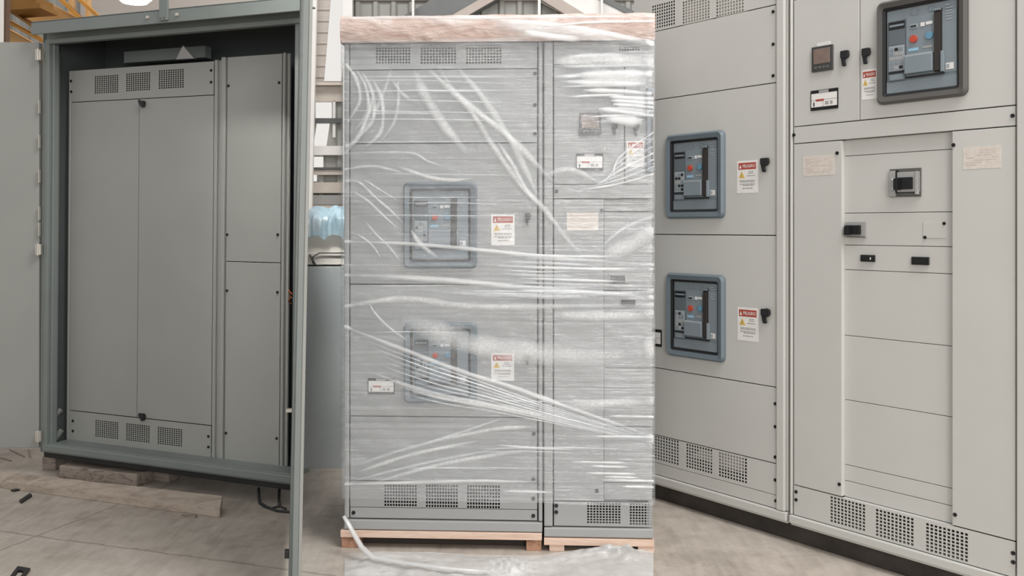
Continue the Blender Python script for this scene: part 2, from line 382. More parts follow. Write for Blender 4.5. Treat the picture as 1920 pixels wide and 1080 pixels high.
def breaker(parent, r, c, bezel='bezel_blue', inset=(0.085, 0.075)):
    """air circuit breaker behind a rounded bezel: r = x0,x1,z0,z1 of the bezel."""
    x0, x1, z0, z1 = r; w = x1 - x0; h = z1 - z0
    mb = MB()
    A = rrect(x0, x1, z0, z1, w * .07); A2 = rrect(x0 + w * .025, x1 - w * .025, z0 + w * .025, z1 - w * .025, w * .06)
    ix, iz = w * inset[0], h * inset[1]
    B = rrect(x0 + ix, x1 - ix, z0 + iz, z1 - iz, w * .03)
    ring(mb, A, A2, c - 0.012, c - 0.026, 0, c + 0.004); ring(mb, A2, B, c - 0.026, c - 0.020, 0, c - 0.010)
    root = mb.build('circuit_breaker', bezel, parent, smooth=False)
    a0, a1, b0, b1 = x0 + ix, x1 - ix, z0 + iz, z1 - iz
    mb = MB(); C1 = rrect(a0 - .001, a1 + .001, b0 - .001, b1 + .001, w * .03); C2 = rrect(a0 + w * .03, a1 - w * .03, b0 + w * .03, b1 - w * .03, w * .015)
    ring(mb, C1, C2, c - 0.019, c - 0.012, 0, c)
    mb.build('gasket', 'black_plastic', root, 'black rubber gasket')
    a0 += w * .035; a1 -= w * .035; b0 += w * .035; b1 -= w * .035
    W = a1 - a0; Hh = b1 - b0
    X = lambda u: a0 + u * W
    Z = lambda v: b1 - v * Hh
    fy = c - 0.004
    mb = MB(); mb.box(X(0), X(1), fy, c + 0.004, Z(1), Z(0), 0)
    mb.box(X(.29), X(.995), fy - .004, fy, Z(.83), Z(.11), 0)
    mb.box(X(0.0), X(1), fy - .003, fy, Z(1), Z(.865), 0)
    for u, rr in ((.41, .058), (.64, .042)):      # embossed circles on the top band
        P = [(X(u) + W * rr * math.cos(t * math.pi / 10), Z(.055) + W * rr * math.sin(t * math.pi / 10)) for t in range(20)]
        Q = [(X(u) + W * rr * .9 * math.cos(t * math.pi / 10), Z(.055) + W * rr * .9 * math.sin(t * math.pi / 10)) for t in range(20)]
        ring(mb, P, Q, fy - .002, fy - .002, 0, fy + .001)
    mb.build('face_plate', 'face_blue', root, 'blue-grey face plate')
    mb = MB()
    mb.box(X(.03), X(.28), fy - .006, fy, Z(.86), Z(.13), 1)
    mb.box(X(.035), X(.275), fy - .0065, fy - .004, Z(.235), Z(.14), 3)
    mb.box(X(.05), X(.26), fy - .008, fy - .006, Z(.20), Z(.175), 0)
    mb.box(X(.045), X(.265), fy - .0075, fy - .005, Z(.42), Z(.25), 1)
    mb.box(X(.04), X(.27), fy - .0075, fy - .005, Z(.735), Z(.43), 2)
    for i in range(3):
        for j in range(5):
            q = random.random()
            mb.box(X(.06 + .068 * i), X(.06 + .068 * i + .05), fy - .0095, fy - .007, Z(.715 - .055 * j), Z(.68 - .055 * j), 4 if q > .45 else (3 if q < .15 else 0))
    mb.box(X(.035), X(.275), fy - .0085, fy - .005, Z(.765), Z(.745), 3)
    mb.box(X(.05), X(.26), fy - .0085, fy - .005, Z(.845), Z(.78), 0)
    mb.build('trip_unit', ['face_blue', 'face_blue_dark', 'face_blue_pale', 'black_plastic', 'trim_grey'], root, 'trip unit with dark display and small keys')
    def btn(u, v, m, name):
        mb = MB(); mb.cyl((X(u), Z(v)), W * .05, fy - .014, fy - .003, 20); mb.build(name, m, root, None, bevel=.001)
    btn(.405, .385, 'red_button', 'push_button'); root.children[-1]['label'] = 'red round push button'
    btn(.63, .375, 'blue_button', 'push_button'); root.children[-1]['label'] = 'blue round push button'
    mb = MB(); mb.box(X(.35), X(.46), fy - .007, fy - .003, Z(.255), Z(.205), 0); mb.box(X(.36), X(.44), fy - .008, fy - .006, Z(.243), Z(.222), 1)
    mb.box(X(.50), X(.555), fy - .007, fy - .003, Z(.25), Z(.205), 2); mb.box(X(.575), X(.67), fy - .007, fy - .003, Z(.24), Z(.205), 2)
    mb.build('indicator_window', ['face_blue_pale', 'black_plastic', 'white_plastic'], root, 'small white and dark indicator windows')
    mb = MB(); mb.box(X(.325), X(.465), fy - .006, fy - .003, Z(.525), Z(.492), 0); mb.box(X(.53), X(.67), fy - .006, fy - .003, Z(.512), Z(.488), 1)
    mb.build('tag', ['sky_tag', 'trim_grey'], root, 'pale blue and grey strips')
    mb = MB(); mb.box(X(.295), X(.685), fy - .022, fy - .003, Z(.795), Z(.575), 0); mb.box(X(.295), X(.685), fy - .0225, fy - .004, Z(.60), Z(.572), 1)
    mb.build('lower_cover', ['face_blue', 'face_blue_pale'], root, 'raised blue-grey cover block', bevel=.002)
    mb = MB(); mb.box(X(.69), X(.80), fy - .0075, fy - .003, Z(.815), Z(.075), 0)
    mb.box(X(.705), X(.785), fy - .016, fy - .007, Z(.80), Z(.13), 0); mb.box(X(.70), X(.79), fy - .018, fy - .006, Z(.10), Z(.078), 1)
    mb.box(X(.80), X(.835), fy - .02, fy - .004, Z(.82), Z(.58), 1)
    mb.build('charging_handle', ['slot_brown', 'face_blue'], root, 'long dark upright charging handle', bevel=.001)
    mb = MB(); mb.box(X(.30), X(.83), fy - .012, fy - .004, Z(.845), Z(.825), 0)  # black strip painted as the shadow below cover and handle
    mb.build('cover_shadow', 'black_plastic', root)
    mb = MB(); mb.box(X(.85), X(.955), fy - .006, fy - .003, Z(.80), Z(.725), 0); mb.box(X(.86), X(.90), fy - .007, fy - .005, Z(.785), Z(.74), 1)
    mb.build('rating_sticker', ['white_plastic', 'face_blue_pale'], root, 'white sticker with a pale square')
    for j in range(6):
        mb = MB(); mb.box(X(.845), X(.845 + (.06, .1, .09, .11, .08, .1)[j]), fy - .0055, fy - .003, Z(.045 + .033 * j + .014), Z(.045 + .033 * j)); mb.build('printed_line', 'face_blue_pale', root)
    return root
def warning_label(parent, r, c):
    x0, x1, z0, z1 = r; w = x1 - x0; h = z1 - z0
    X = lambda u: x0 + u * w
    Z = lambda v: z1 - v * h
    mb = MB(); mb.box(x0, x1, c - .0012, c + .001, z0, z1, 0)
    mb.box(X(.08), X(.92), c - .0018, c, Z(.27), Z(.065), 1)
    y = c - .0024
    mb.add([(X(.12), y, Z(.235)), (X(.23), y, Z(.235)), (X(.175), y, Z(.11))], [(0, 1, 2)], 0)
    put_text(mb, 'PELIGRO', X(.29), X(.88), Z(.215), Z(.12), y, 0)
    mb.prism([(X(.09), Z(.53)), (X(.39), Z(.53)), (X(.24), Z(.32))], c - .0018, c, 2)
    mb.box(X(.225), X(.255), c - .0023, c - .001, Z(.47), Z(.39), 3); mb.box(X(.225), X(.255), c - .0023, c - .001, Z(.51), Z(.485), 3)
    for a, b, v in ((.58, .8, .33), (.56, .82, .38), (.48, .88, .455), (.14, .86, .60), (.16, .88, .64), (.14, .86, .71), (.3, .84, .75), (.28, .76, .84)):
        n = 4; 
        u = a
        while u < b - .01:
            l = min(random.uniform(.05, .13), b - u); mb.box(X(u), X(u + l), c - .0018, c, Z(v + .024), Z(v), 3); u += l + .025
    return mb.build('warning_label', ['label_white', 'label_red', 'label_yellow', 'label_grey'], parent, 'white warning label with red header and yellow triangle')
def nameplate(parent, r, c, part=1.0):
    x0, x1, z0, z1 = r; w = x1 - x0; h = z1 - z0
    X = lambda u: x0 + u * w
    Z = lambda v: z1 - v * h
    mb = MB(); mb.box(x0, x1, c - .004, c + .001, z0, z1, 0)
    mb.box(X(.03), X(.97), c - .005, c, Z(.84), Z(.17), 1)
    mb.box(X(.31), X(.66), c - .005, c, Z(.18), Z(.02), 4)
    mb.box(X(.03), X(.97), c - .0055, c, Z(.51), Z(.49), 2)
    mb.box(X(.46), X(.475), c - .0055, c, Z(.84), Z(.5), 2)
    mb.box(X(.2), X(.5), c - .0058, c, Z(.56), Z(.46), 3)
    mb.box(X(.11), X(.15), c - .0058, c, Z(.80), Z(.6), 0)
    for u, l in ((.54, .13), (.72, .1)):
        mb.box(X(u), X(u + l), c - .0058, c, Z(.66), Z(.6), 2); mb.box(X(u), X(u + l), c - .0058, c, Z(.75), Z(.69), 2)
    return mb.build('nameplate', ['black_plastic', 'label_white', 'label_grey', 'label_red', 'trim_grey'], parent, 'white nameplate in a black holder')
def sticker(parent, r, c, seed=0):
    random.seed(seed); x0, x1, z0, z1 = r; w = x1 - x0; h = z1 - z0
    mb = MB(); mb.box(x0, x1, c - .001, c + .001, z0, z1, 0)
    for j in range(7):
        v = .13 + .11 * j; u = .08
        while u < .9:
            l = min(random.uniform(.08, .28), .93 - u)
            if random.random() > .35: mb.box(x0 + u * w, x0 + (u + l) * w, c - .0015, c, z1 - (v + .045) * h, z1 - v * h, 1)
            u += l + .04
    mb.build('data_sticker', ['cream_paper', 'label_text_pale'], parent, 'cream data sticker with faint printed lines')
def meter(parent, r, c, tagrect=None):
    x0, x1, z0, z1 = r; w = x1 - x0; h = z1 - z0
    mb = MB(); mb.box(x0, x1, c - .012, c, z0, z1, 0); mb.box(x0 + .1 * w, x1 - .1 * w, c - .0135, c - .01, z0 + .30 * h, z1 - .1 * h, 1)
    for i in range(4): mb.box(x0 + (.14 + .19 * i) * w, x0 + (.27 + .19 * i) * w, c - .0145, c - .01, z0 + .10 * h, z0 + .2 * h, 2)
    mb.build('power_meter', ['meter_dark', 'screen_brown', 'trim_dark'], parent, 'square dark meter with brown screen', bevel=.0015)
    if tagrect:
        t = tagrect; mb = MB(); mb.box(t[0], t[1], c - .003, c + .001, t[2], t[3]); mb.build('tag', 'white_plastic', parent, 'small white tag above the meter')
def carcass(parent, x0, x1, y0, y1, z0, z1, mat, t=0.02, plan=None):
    """open-fronted sheet-steel body; plan gives another back outline (xl, xr)."""
    bl, br = plan if plan else (x0, x1)
    mb = MB()
    k = (br - x1) / (y1 - y0); kl = (bl - x0) / (y1 - y0)
    mb.plan([(x0, y0), (x0 + t, y0), (bl + t, y1), (bl, y1)], z0, z1, 0)
    mb.plan([(x1 - t, y0), (x1, y0), (br, y1), (br - t, y1)], z0, z1, 0)
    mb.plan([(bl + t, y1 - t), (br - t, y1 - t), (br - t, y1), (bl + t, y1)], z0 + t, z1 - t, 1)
    mb.plan([(x0 + t, y0), (x1 - t, y0), (br - t, y1), (bl + t, y1)], z0, z0 + t, 0)
    mb.plan([(x0 + t, y0), (x1 - t, y0), (br - t, y1), (bl + t, y1)], z1 - t, z1, 0)
    return mb.build('body', [mat, 'interior'], parent)

# ================================================================== RIGHT: two bare sections
R = Face(1226, 5.26, -400)
PL = 'paint_light'
xs_left = R.x(1226) - 0.16
xA = R.x(1477); xB = R.x(1482)
zb = (R.z(1226, 906) + R.z(1480, 985)) / 2          # underside of the base channel
ztop = R.z(1480, -150)
# --- section with two breakers
A = R.root('switchgear_section', 'light grey switchgear section with two blue-framed breakers one above the other, unwrapped', 'switchgear cabinet')
carcass(A, xs_left, xA - .002, 0.022, 0.62, zb + .02, ztop, PL)
xl = xs_left + .004; xr = R.x(1456)
zz = lambda pts, c=0: sum(R.z(px, py, c) for px, py in pts) / len(pts)
s_v = zz([(1226, 60), (1455, 8)]); s_1 = zz([(1226, 186), (1455, 157)]); s_2 = zz([(1226, 439), (1455, 442)])
s_3 = zz([(1226, 690), (1455, 725)]); s_4 = zz([(1400, 857), (1460, 870)]); s_5 = zz([(1226, 866), (1460, 930)]); s_6 = zz([(1226, 887), (1460, 957)])
def ventrow(Fc, lst, c, nx, nz): return [Fc.rect(a, b, t, d, c) + (nx, nz) for a, b, t, d in lst]
vt = ventrow(R, [(1222, 1266, (10, 0), (55, 48)), (1279, 1331, (2, -9), (44, 36)), (1342, 1395, (-16, -28), (33, 22))], 0, 10, 8)
zt_ = ztop - .02
vent_panel('vent_panel', A, (xl, xr, s_v, s_v + .30), 0, PL, vt)
panel('top_panel', A, (xl, xr, s_v + .30, ztop), 0, PL)
p1 = panel('panel', A, (xl, xr, s_1, s_v), 0, PL)
d1 = panel('door', A, (xl, xr, s_2, s_1), 0, PL); d2 = panel('door', A, (xl, xr, s_3, s_2), 0, PL)
p2 = panel('panel', A, (xl, xr, s_4, s_3), 0, PL)
vb = ventrow(R, [(1222, 1273, (814, 826), (861, 872)), (1286, 1336, (829, 844), (876, 890)), (1347, 1401, (846, 860), (894, 907))], 0, 10, 8)
pv = vent_panel('vent_panel', A, (xl, xr, s_5 - .0, s_4), 0, PL, vb, gap=.0015)
p3 = panel('panel', A, (xl, xr, s_6, s_5), 0, PL, gap=.0015)
for r_ in vt[1:]: 
    mb = MB(); mb.box(r_[0] - .01, r_[1] + .01, .016, .019, r_[2] - .01, r_[3] + .01); mb.build('pale_backing', 'interior_pale', A, 'pale plate behind the vent in place of reflected light')  # pale plates stand in for light reflected behind the upper vents
mb = MB(); q = vb[1]; mb.prism([(q[0] + .01, q[2] + .06), (q[1] + .02, q[2] + .045), (q[1] + .02, q[3] - .03), (q[0] + .09, q[3] - .02)], .03, .035)
q = vb[2]; mb.box(q[0] - .02, q[1] - .05, .03, .035, q[2] + .045, q[3] - .012); mb.build('pale_backing', 'interior_pale', A, 'pale plate behind the vent in place of reflected light')  # pale pieces showing through the lower vents
for yy in (22, 83, 142): x, z = R.loc(1450, yy); screw(p1, x, z, 0)
for yy in (757, 800, 857): x, z = R.loc(1454, yy); screw(p2, x, z, 0)
x, z = R.loc(1454, 900); screw(pv, x, z, 0); x, z = R.loc(1455, 939); screw(p3, x, z, 0)
mb = MB(); mb.box(R.x(1457) + .002, R.x(1473), -.012, .02, s_6 - .0, ztop); mb.box(R.x(1473), xA - .001, .004, .02, s_6, ztop)
mb.build('corner_post', PL, A, bevel=.006)
mb = MB(); mb.box(xs_left, xA - .001, -.014, .03, zb + .012, s_6 - .002); mb.box(xs_left, xA - .001, .0, .05, zb, zb + .014); mb.build('base_channel', PL, A, bevel=.005)
breaker(A, R.rect(1252, 1360.5, (252, 246), (409, 410)), 0)
breaker(A, R.rect(1253, 1361, (511, 516), (667, 678)), 0)
warning_label(d1, R.rect(1382, 1421, (302, 300), (361, 363)), 0); warning_label(d2, R.rect(1383, 1422, (576, 578), (638, 641)), 0)
latch(d1, *R.rect(1430, 1445, (297, 296), (323, 323)), 0); latch(d2, *R.rect(1431, 1447, (579, 579), (606, 607)), 0)
nameplate(d2, R.rect(1190, 1241, (613, 618), (645, 649)), 0)

# --- section with power meter and large breaker
B = R.root('switchgear_section', 'light grey switchgear section with large grey-framed breaker, power meter and recessed centre strip, unwrapped', 'switchgear cabinet')
xE = R.x(1960)
carcass(B, xB, xE, 0.05, 0.62, zb + .02, ztop, PL)
xL = R.x(1488); xR_ = R.x(1905)
t_0 = R.z(1486, 1); t_1 = zz([(1490, 237), (1905, 198)]); t_2 = zz([(1487, 267.5), (1905, 239)])
t_3 = zz([(1491, 906), (1905, 1020)]); t_4 = zz([(1490, 961), (1833, 1069)])
xm = R.x(1612)
dl = panel('door', B, (xL, xm, t_1, t_0), 0, PL); dr = panel('door', B, (xm, xR_, t_1, t_0 + .2), 0, PL)
panel('top_panel', B, (xL, xm, t_0, ztop), 0, PL)
panel('top_panel', B, (xm, xR_, t_0 + .2, ztop), 0, PL)
st = panel('cross_strip', B, (xL, xR_, t_2, t_1), 0, PL)
x, z = R.loc(1489, 253); screw(st, x, z, 0); x, z = R.loc(1899, 217); screw(st, x, z, 0)
xc0 = R.x(1579); xc1 = R.x(1784.5)
lp = panel('side_panel', B, (xL, xc0, t_3, t_2), 0, PL, t=.03); rp = panel('side_panel', B, (xc1, xR_, t_3, t_2), 0, PL, t=.03)
for px_, py_ in ((1570, 287), (1574, 908)): x, z = R.loc(px_, py_); screw(lp, x, z, 0)
for px_, py_ in ((1788, 272), (1791, 965)): x, z = R.loc(px_, py_); screw(rp, x, z, 0)
sticker(lp, R.rect(1506, 1565, (293, 290), (330, 328)), 0, 3); sticker(rp, R.rect(1806, 1877, (277, 271), (318, 314)), 0, 4)
cc = 0.024
lv = [t_2 + .002] + [zz([(1579, a), (1784, b)], cc) for a, b in ((292, 281), (400, 397), (459, 463), (504, 515), (627, 650), (747, 783), (868, 917), (898, 950))] + [t_3 - .002]
cps = []
for i in range(9): cps.append(panel('cover_plate', B, (xc0 - .004, xc1 + .004, lv[i + 1], lv[i]), cc, PL, gap=.0012, t=.02))
vB = ventrow(R, [(1556, 1623, (929, 946), (979, 997)), (1641, 1714, (952, 972), (1005, 1025)), (1735, 1816, (979, 1000), (1032, 1056))], 0, 10, 8)
pvB = vent_panel('vent_panel', B, (xL, xR_, t_4, t_3), 0, PL, vB)
mb = MB(); mb.box(xc0, xc1, .0035, cc - .001, t_3 - .007, t_3 - .002); mb.build('ledge', PL, pvB)
for px_, py_ in ((1493, 922), (1493, 937), (1900, 1037), (1900, 1054)): x, z = R.loc(px_, py_); screw(pvB, x, z, 0)
mb = MB(); mb.box(xB, R.x(1486), -.006, .03, t_4, ztop); mb.build('corner_post', PL, B, bevel=.004)
mb = MB(); mb.box(R.x(1908), xE, -.012, .03, t_4, ztop); mb.build('corner_post', PL, B, bevel=.006)
mb = MB(); mb.box(xB, xE, -.014, .05, zb + .012, t_4 - .002); mb.box(xB, xE, 0, .05, zb, zb + .014); mb.build('base_channel', PL, B, bevel=.005)
breaker(B, R.rect(1647, 1816.5, (4, -24), (199, 178)), 0, 'bezel_grey', (.075, .07))
meter(dl, R.rect(1524.5, 1563, (89, 84), (136, 131)), 0, R.rect(1532, 1557, (81, 78), (89, 86)))
latch(dl, *R.rect(1580, 1595, (96, 95), (126, 124)), 0); latch(dr, *R.rect(1620, 1635, (92, 90), (122, 120)), 0)
nameplate(dl, R.rect(1521, 1572, (170, 165), (208, 203)), 0)
warning_label(dr, R.rect(1616, 1645, (132, 128), (188, 184)), 0)
def moulded(parent, r, c, kind):
    x0, x1, z0, z1 = r; w = x1 - x0; h = z1 - z0
    X = lambda u: x0 + u * w
    Z = lambda v: z1 - v * h
    mb = MB()
    if kind == 'big':
        mb.box(X(0), X(1), c - .006, c, Z(1), Z(0), 1); mb.box(X(.02), X(.21), c - .016, c - .004, Z(.99), Z(.07), 0)
        mb.box(X(.3), X(.97), c - .02, c - .004, Z(.83), Z(.13), 0)
        mb.box(X(.22), X(.29), c - .012, c - .004, Z(.86), Z(.05), 2); mb.box(X(.33), X(.81), c - .028, c - .015, Z(.74), Z(.32), 2); mb.box(X(.3), X(.42), c - .05, c - .02, Z(.76), Z(.36), 2)
        mb.box(X(.88), X(.97), c - .024, c - .01, Z(.93), Z(.12), 0)
        mb.box(X(.34), X(.9), c - .012, c - .004, Z(.97), Z(.86), 1)
        mb.box(X(.11), X(.15), c - .018, c - .01, Z(.42), Z(.34), 3); mb.box(X(.11), X(.15), c - .018, c - .01, Z(.74), Z(.68), 3)
    elif kind == 'small':
        mb.box(X(0), X(1), c - .008, c, Z(1), Z(0), 0); mb.box(X(.04), X(.97), c - .010, c, Z(1), Z(.94), 1)
        mb.box(X(.07), X(.78), c - .022, c - .006, Z(.82), Z(.22), 2); mb.box(X(.14), X(.36), c - .042, c - .02, Z(.86), Z(.30), 2)
        mb.box(X(.08), X(.13), c - .026, c - .02, Z(.46), Z(.34), 0); mb.box(X(.08), X(.13), c - .026, c - .02, Z(.62), Z(.54), 0)
    else:
        mb.box(X(0), X(1), c - .010, c, Z(1), Z(0), 2); mb.box(X(.07), X(.93), c - .014, c - .008, Z(.85), Z(.18), 2)
        if kind == 'rocker': mb.box(X(.74), X(.80), c - .017, c - .01, Z(.70), Z(.35), 3)
    lab = {'big': 'grey moulded breaker with black toggle', 'small': 'grey-framed small breaker with black toggle'}.get(kind, 'small black breaker')
    mb.build('moulded_breaker', ['trim_grey', 'trim_dark', 'black_plastic', 'white_plastic'], parent, lab, bevel=.001)
moulded(cps[1], R.rect(1669.5, 1728, (317, 315), (370, 368), cc), cc, 'big')
moulded(cps[2], R.rect(1587, 1625, (416, 416), (445, 444.5), cc), cc, 'small')
moulded(cps[3], R.rect(1615.5, 1641.5, (477.5, 478.5), (490, 491), cc), cc, 'rocker')
moulded(cps[3], R.rect(1711, 1743, (481, 482.5), (496, 497), cc), cc, 'plain')
r_ = R.rect(1731, 1774, (417, 416), (446, 447), cc); mb = MB(); mb.box(r_[0], r_[1], cc - .0025, cc, r_[2], r_[3]); sc = mb.build('blank_plate', PL, cps[2], bevel=.001)
for px_, py_ in ((1771, 419), (1735, 445)):
    x, z = R.loc(px_, py_, cc); screw(cps[2], x, z, cc - .001, .007)
# plinth
P = R.root('steel_plinth', 'dark brown steel plinth carrying the two unwrapped light grey sections', 'plinth')
mb = MB(); mb.box(xs_left + .01, xE - .01, .035, .60, 0.0, zb - .002); mb.build('plinth_frame', 'plinth_brown', P, bevel=.004)

# ================================================================== MIDDLE: wrapped sections on pallets
M = Face(960, 4.45, -34000)
PW = 'paint_wrapped'
mz = lambda y: M.z(960, y)
def mr(a, b, t, d): return M.rect(a, b, (t, t), (d, d))
zmb = (M.z(645, 988) + M.z(1226, 1003)) / 2
ZT = mz(79); x_s = M.x(1018.5)
x_0 = M.x(646); x_e = M.x(1224.5)
C = M.root('switchgear_section', 'grey switchgear section with two breakers under clear stretch film on a pallet', 'switchgear cabinet')
carcass(C, x_0, x_s - .003, .022, .70, zmb + .01, ZT, PW)
xa = M.x(656); xb = M.x(1008)
rows = [79, 129, 268, 534, 783, 905, 955, 976]
vt = ventrow(M, [(704, 770, (82, 82), (120, 120)), (788, 856, (82, 82), (120, 120)), (873, 941, (82, 82), (120, 120))], 0, 12, 7)
vb = ventrow(M, [(720, 782, (908, 908), (950, 950)), (798, 859, (908, 908), (952, 952)), (875, 938, (909, 909), (954, 954))], 0, 12, 7)
Z_ = [mz(y) for y in rows]
vp = vent_panel('vent_panel', C, (xa, xb, Z_[1], Z_[0]), 0, PW, vt)
q1 = panel('panel', C, (xa, xb, Z_[2], Z_[1]), 0, PW); e1 = panel('door', C, (xa, xb, Z_[3], Z_[2]), 0, PW); e2 = panel('door', C, (xa, xb, Z_[4], Z_[3]), 0, PW)
q2 = panel('panel', C, (xa, xb, Z_[5], Z_[4]), 0, PW); vp2 = vent_panel('vent_panel', C, (xa, xb, Z_[6], Z_[5]), 0, PW, vb, gap=.0015)
q3 = panel('panel', C, (xa, xb, Z_[7], Z_[6]), 0, PW, gap=.0015)
for par, px_, py_ in ((q1, 1003, 138), (q1, 1003, 197), (q1, 1003, 251), (q2, 1001, 813), (q2, 1000, 898), (vp2, 1000, 935), (q3, 1000, 967), (q3, 663, 961)):
    x, z = M.loc(px_, py_); screw(par, x, z, 0, .009)
mb = MB(); mb.box(x_0, xa - .003, -.01, .02, Z_[7], ZT); mb.build('corner_post', PW, C, bevel=.006)
mb = MB(); mb.box(xb + .004, x_s - .004, -.01, .02, Z_[7], ZT); mb.build('corner_post', PW, C, bevel=.006)
mb = MB(); mb.box(x_0, x_s - .004, -.014, .03, zmb, Z_[7] - .004); mb.build('base_channel', PW, C, bevel=.005)
breaker(C, mr(757, 895, 342, 503), 0); breaker(C, mr(758, 895, 604, 755), 0)
warning_label(e1, mr(921, 965, 402, 460), 0); warning_label(e2, mr(921, 964, 662, 714), 0)
latch(e1, *mr(985, 995, 400, 423), 0); latch(e2, *mr(985, 995, 661, 683), 0)
nameplate(e2, mr(690, 740, 709, 739), 0)

D = M.root('switchgear_section', 'grey switchgear section with power meter under clear stretch film, beside the two-breaker section', 'switchgear cabinet')
ZT2 = ZT
carcass(D, x_s + .003, x_e, .05, .70, zmb + .0, ZT2, PW)
xa2 = M.x(1038); xm2 = M.x(1171)
top = mz(122); u1 = mz(346); u2 = mz(373); u3 = mz(938); u4 = mz(985)
vt = ventrow(M, [(1160, 1200, (80, 80), (96, 96))], 0, 8, 3)
vent_panel('vent_panel', D, (xa2, x_e, top, ZT2), 0, PW, vt)
f1 = panel('door', D, (xa2, xm2, u1, top), 0, PW); f2 = panel('door', D, (xm2, x_e, u1, top), 0, PW)
f3 = panel('cross_strip', D, (xa2, x_e, u2, u1), 0, PW)
xp = M.x(1133)
f4 = panel('side_panel', D, (xa2, xp, u3, u2), 0, PW, t=.03)
lv = [u2] + [mz(y) for y in (397, 505, 545, 585, 690, 800, 905)] + [u3]
cp2 = [panel('cover_plate', D, (xp - .002, x_e, lv[i + 1], lv[i]), .024, PW, gap=.002) for i in range(8)]
vb = ventrow(M, [(1100, 1164, (939, 939), (982, 982)), (1180, 1224, (941, 941), (985, 985))], 0, 11, 8)
vb = [v[:2] + (max(v[2], u4 + .006), min(v[3], u3 - .004)) + v[4:] for v in vb]
vb[1] = vb[1][:4] + (8, 8)
f5 = vent_panel('vent_panel', D, (xa2, x_e, u4, u3), 0, PW, vb)
for par, px_, py_ in ((f3, 1043, 359), (f4, 1128, 395), (f4, 1119, 920), (f5, 1038, 948), (f5, 1038, 960)):
    x, z = M.loc(px_ if px_ > 1040 else 1043, py_); screw(par, x, z, 0, .009)
mb = MB(); mb.box(x_s + .004, xa2 - .004, -.01, .02, u4, ZT2); mb.build('corner_post', PW, D, bevel=.006)
mb = MB(); mb.box(x_s + .004, x_e, -.014, .03, zmb - .02, u4 - .004); mb.build('base_channel', PW, D, bevel=.005)
meter(f1, mr(1086, 1127, 212, 254), 0)
latch(f1, *mr(1148, 1158, 231, 254), 0); latch(f2, *mr(1188, 1198, 232, 256), 0)
nameplate(f1, mr(1080, 1131, 288, 320), 0); warning_label(f2, mr(1175, 1208, 264, 313), 0)
sticker(f4, mr(1063, 1122, 399, 432), 0, 5)
moulded(cp2[2], M.rect(1142, 1180, (512, 512), (532, 532), .024), .024, 'small'); moulded(cp2[3], M.rect(1165, 1191, (562, 562), (572, 572), .024), .024, 'plain')
r_ = mr(1212, 1224, 165, 325); mb = MB(); mb.box(r_[0], r_[1], -.024, .0, r_[2], r_[3], 0); mb.box(r_[0] + .018, r_[1], -.026, -.005, r_[2] + .03, r_[3] - .03, 1)
mb.build('circuit_breaker', ['bezel_blue', 'black_plastic'], D, 'left rim of a large breaker frame', bevel=.004)

# pallets
def pallet(x0, x1, ztop_, label, mats, blocks, depth=.74):
    r = M.root('pallet', label, 'pallet')
    mb = MB(); mb.box(x0, x1, -.02, .08, ztop_ - .034, ztop_ - .002); mb.build('deck_board', mats[0], r, bevel=.002)
    for y in (.2, .34, .48, .62): mb = MB(); mb.box(x0, x1, y, y + .1, ztop_ - .034, ztop_ - .002); mb.build('deck_board', mats[0], r)
    mb = MB(); mb.box(x0 + .06, x1 - .06, .055, .075, .002, ztop_ - .036); mb.build('shade_board', 'shadow_wood', r)  # near-black board added to paint the shade inside the pallet opening
    mb = MB(); mb.box(x0 + .01, x1 - .01, .70, .73, .0, ztop_ - .036); mb.build('shade_board', 'pallet_dark', r)  # added board keeps light from behind out of the pallet
    for bx0, bx1, m in blocks:
        for y in (-.012, .30, .60):
            mb = MB(); mb.box(bx0, bx1, y, y + .1, 0.0, ztop_ - .034); mb.build('block', m, r, bevel=.002)
    return r
pallet(M.x(640), x_s - .006, zmb - .001, 'weathered brown wooden pallet under the wrapped two-breaker section', ['pallet_wood'], [(M.x(641), M.x(676), 'pallet_dark'), (M.x(987), x_s - .008, 'pallet_dark')])
pallet(x_s + .004, M.x(1226), zmb - .022, 'pale wooden pallet under the wrapped section with the power meter', ['pallet_wood'], [(M.x(1030), M.x(1058), 'pallet_wood'), (M.x(1196), M.x(1226), 'pallet_wood')])

# pink foam cover over both tops
FO = M.root('foam_cover', 'crinkled pale pink foam sheet folded over the top of the wrapped sections', 'packing foam')
mb = MB()
nx, nz = 110, 14
fx0, fx1 = x_0 - .012, x_e + .006
zt = M.z(960, 31); zl = M.z(960, 80)
def crk(x, z, a, s=9): return a * (noise.noise((x * s, z * s * 2.2, 3.1)) + .5 * noise.noise((x * s * 3, z * s * 5, 8.7)))
grid = []
prof = [(-.030, zl)] + [(-.032 - .010 * math.sin(i / 9 * 3.14), zl + (zt - zl) * i / 9) for i in range(1, 10)] + [(-.02, zt + .004), (.15, zt + .01), (.4, zt + .012), (.71, zt + .006), (.735, zt - .02), (.735, zl)]
for i in range(nx + 1):
    x = fx0 + (fx1 - fx0) * i / nx
    for j, (y, z) in enumerate(prof):
        grid.append((x, y - abs(crk(x, z, .010)) if y < 0 else y, z + (crk(x, y + 4, .004) if 0 < j < len(prof) - 1 else .003 * noise.noise((x * 6, 1, 1)))))
n = len(prof); fs = [(i * n + j, (i + 1) * n + j, (i + 1) * n + j + 1, i * n + j + 1) for i in range(nx) for j in range(n - 1)]
mb.add(grid, fs)
for i in (0, nx):
    mb.add([grid[i * n + j] for j in range(n)], [tuple(range(n))])
o = mb.build('foam_sheet', 'pink_foam', FO, smooth=True)

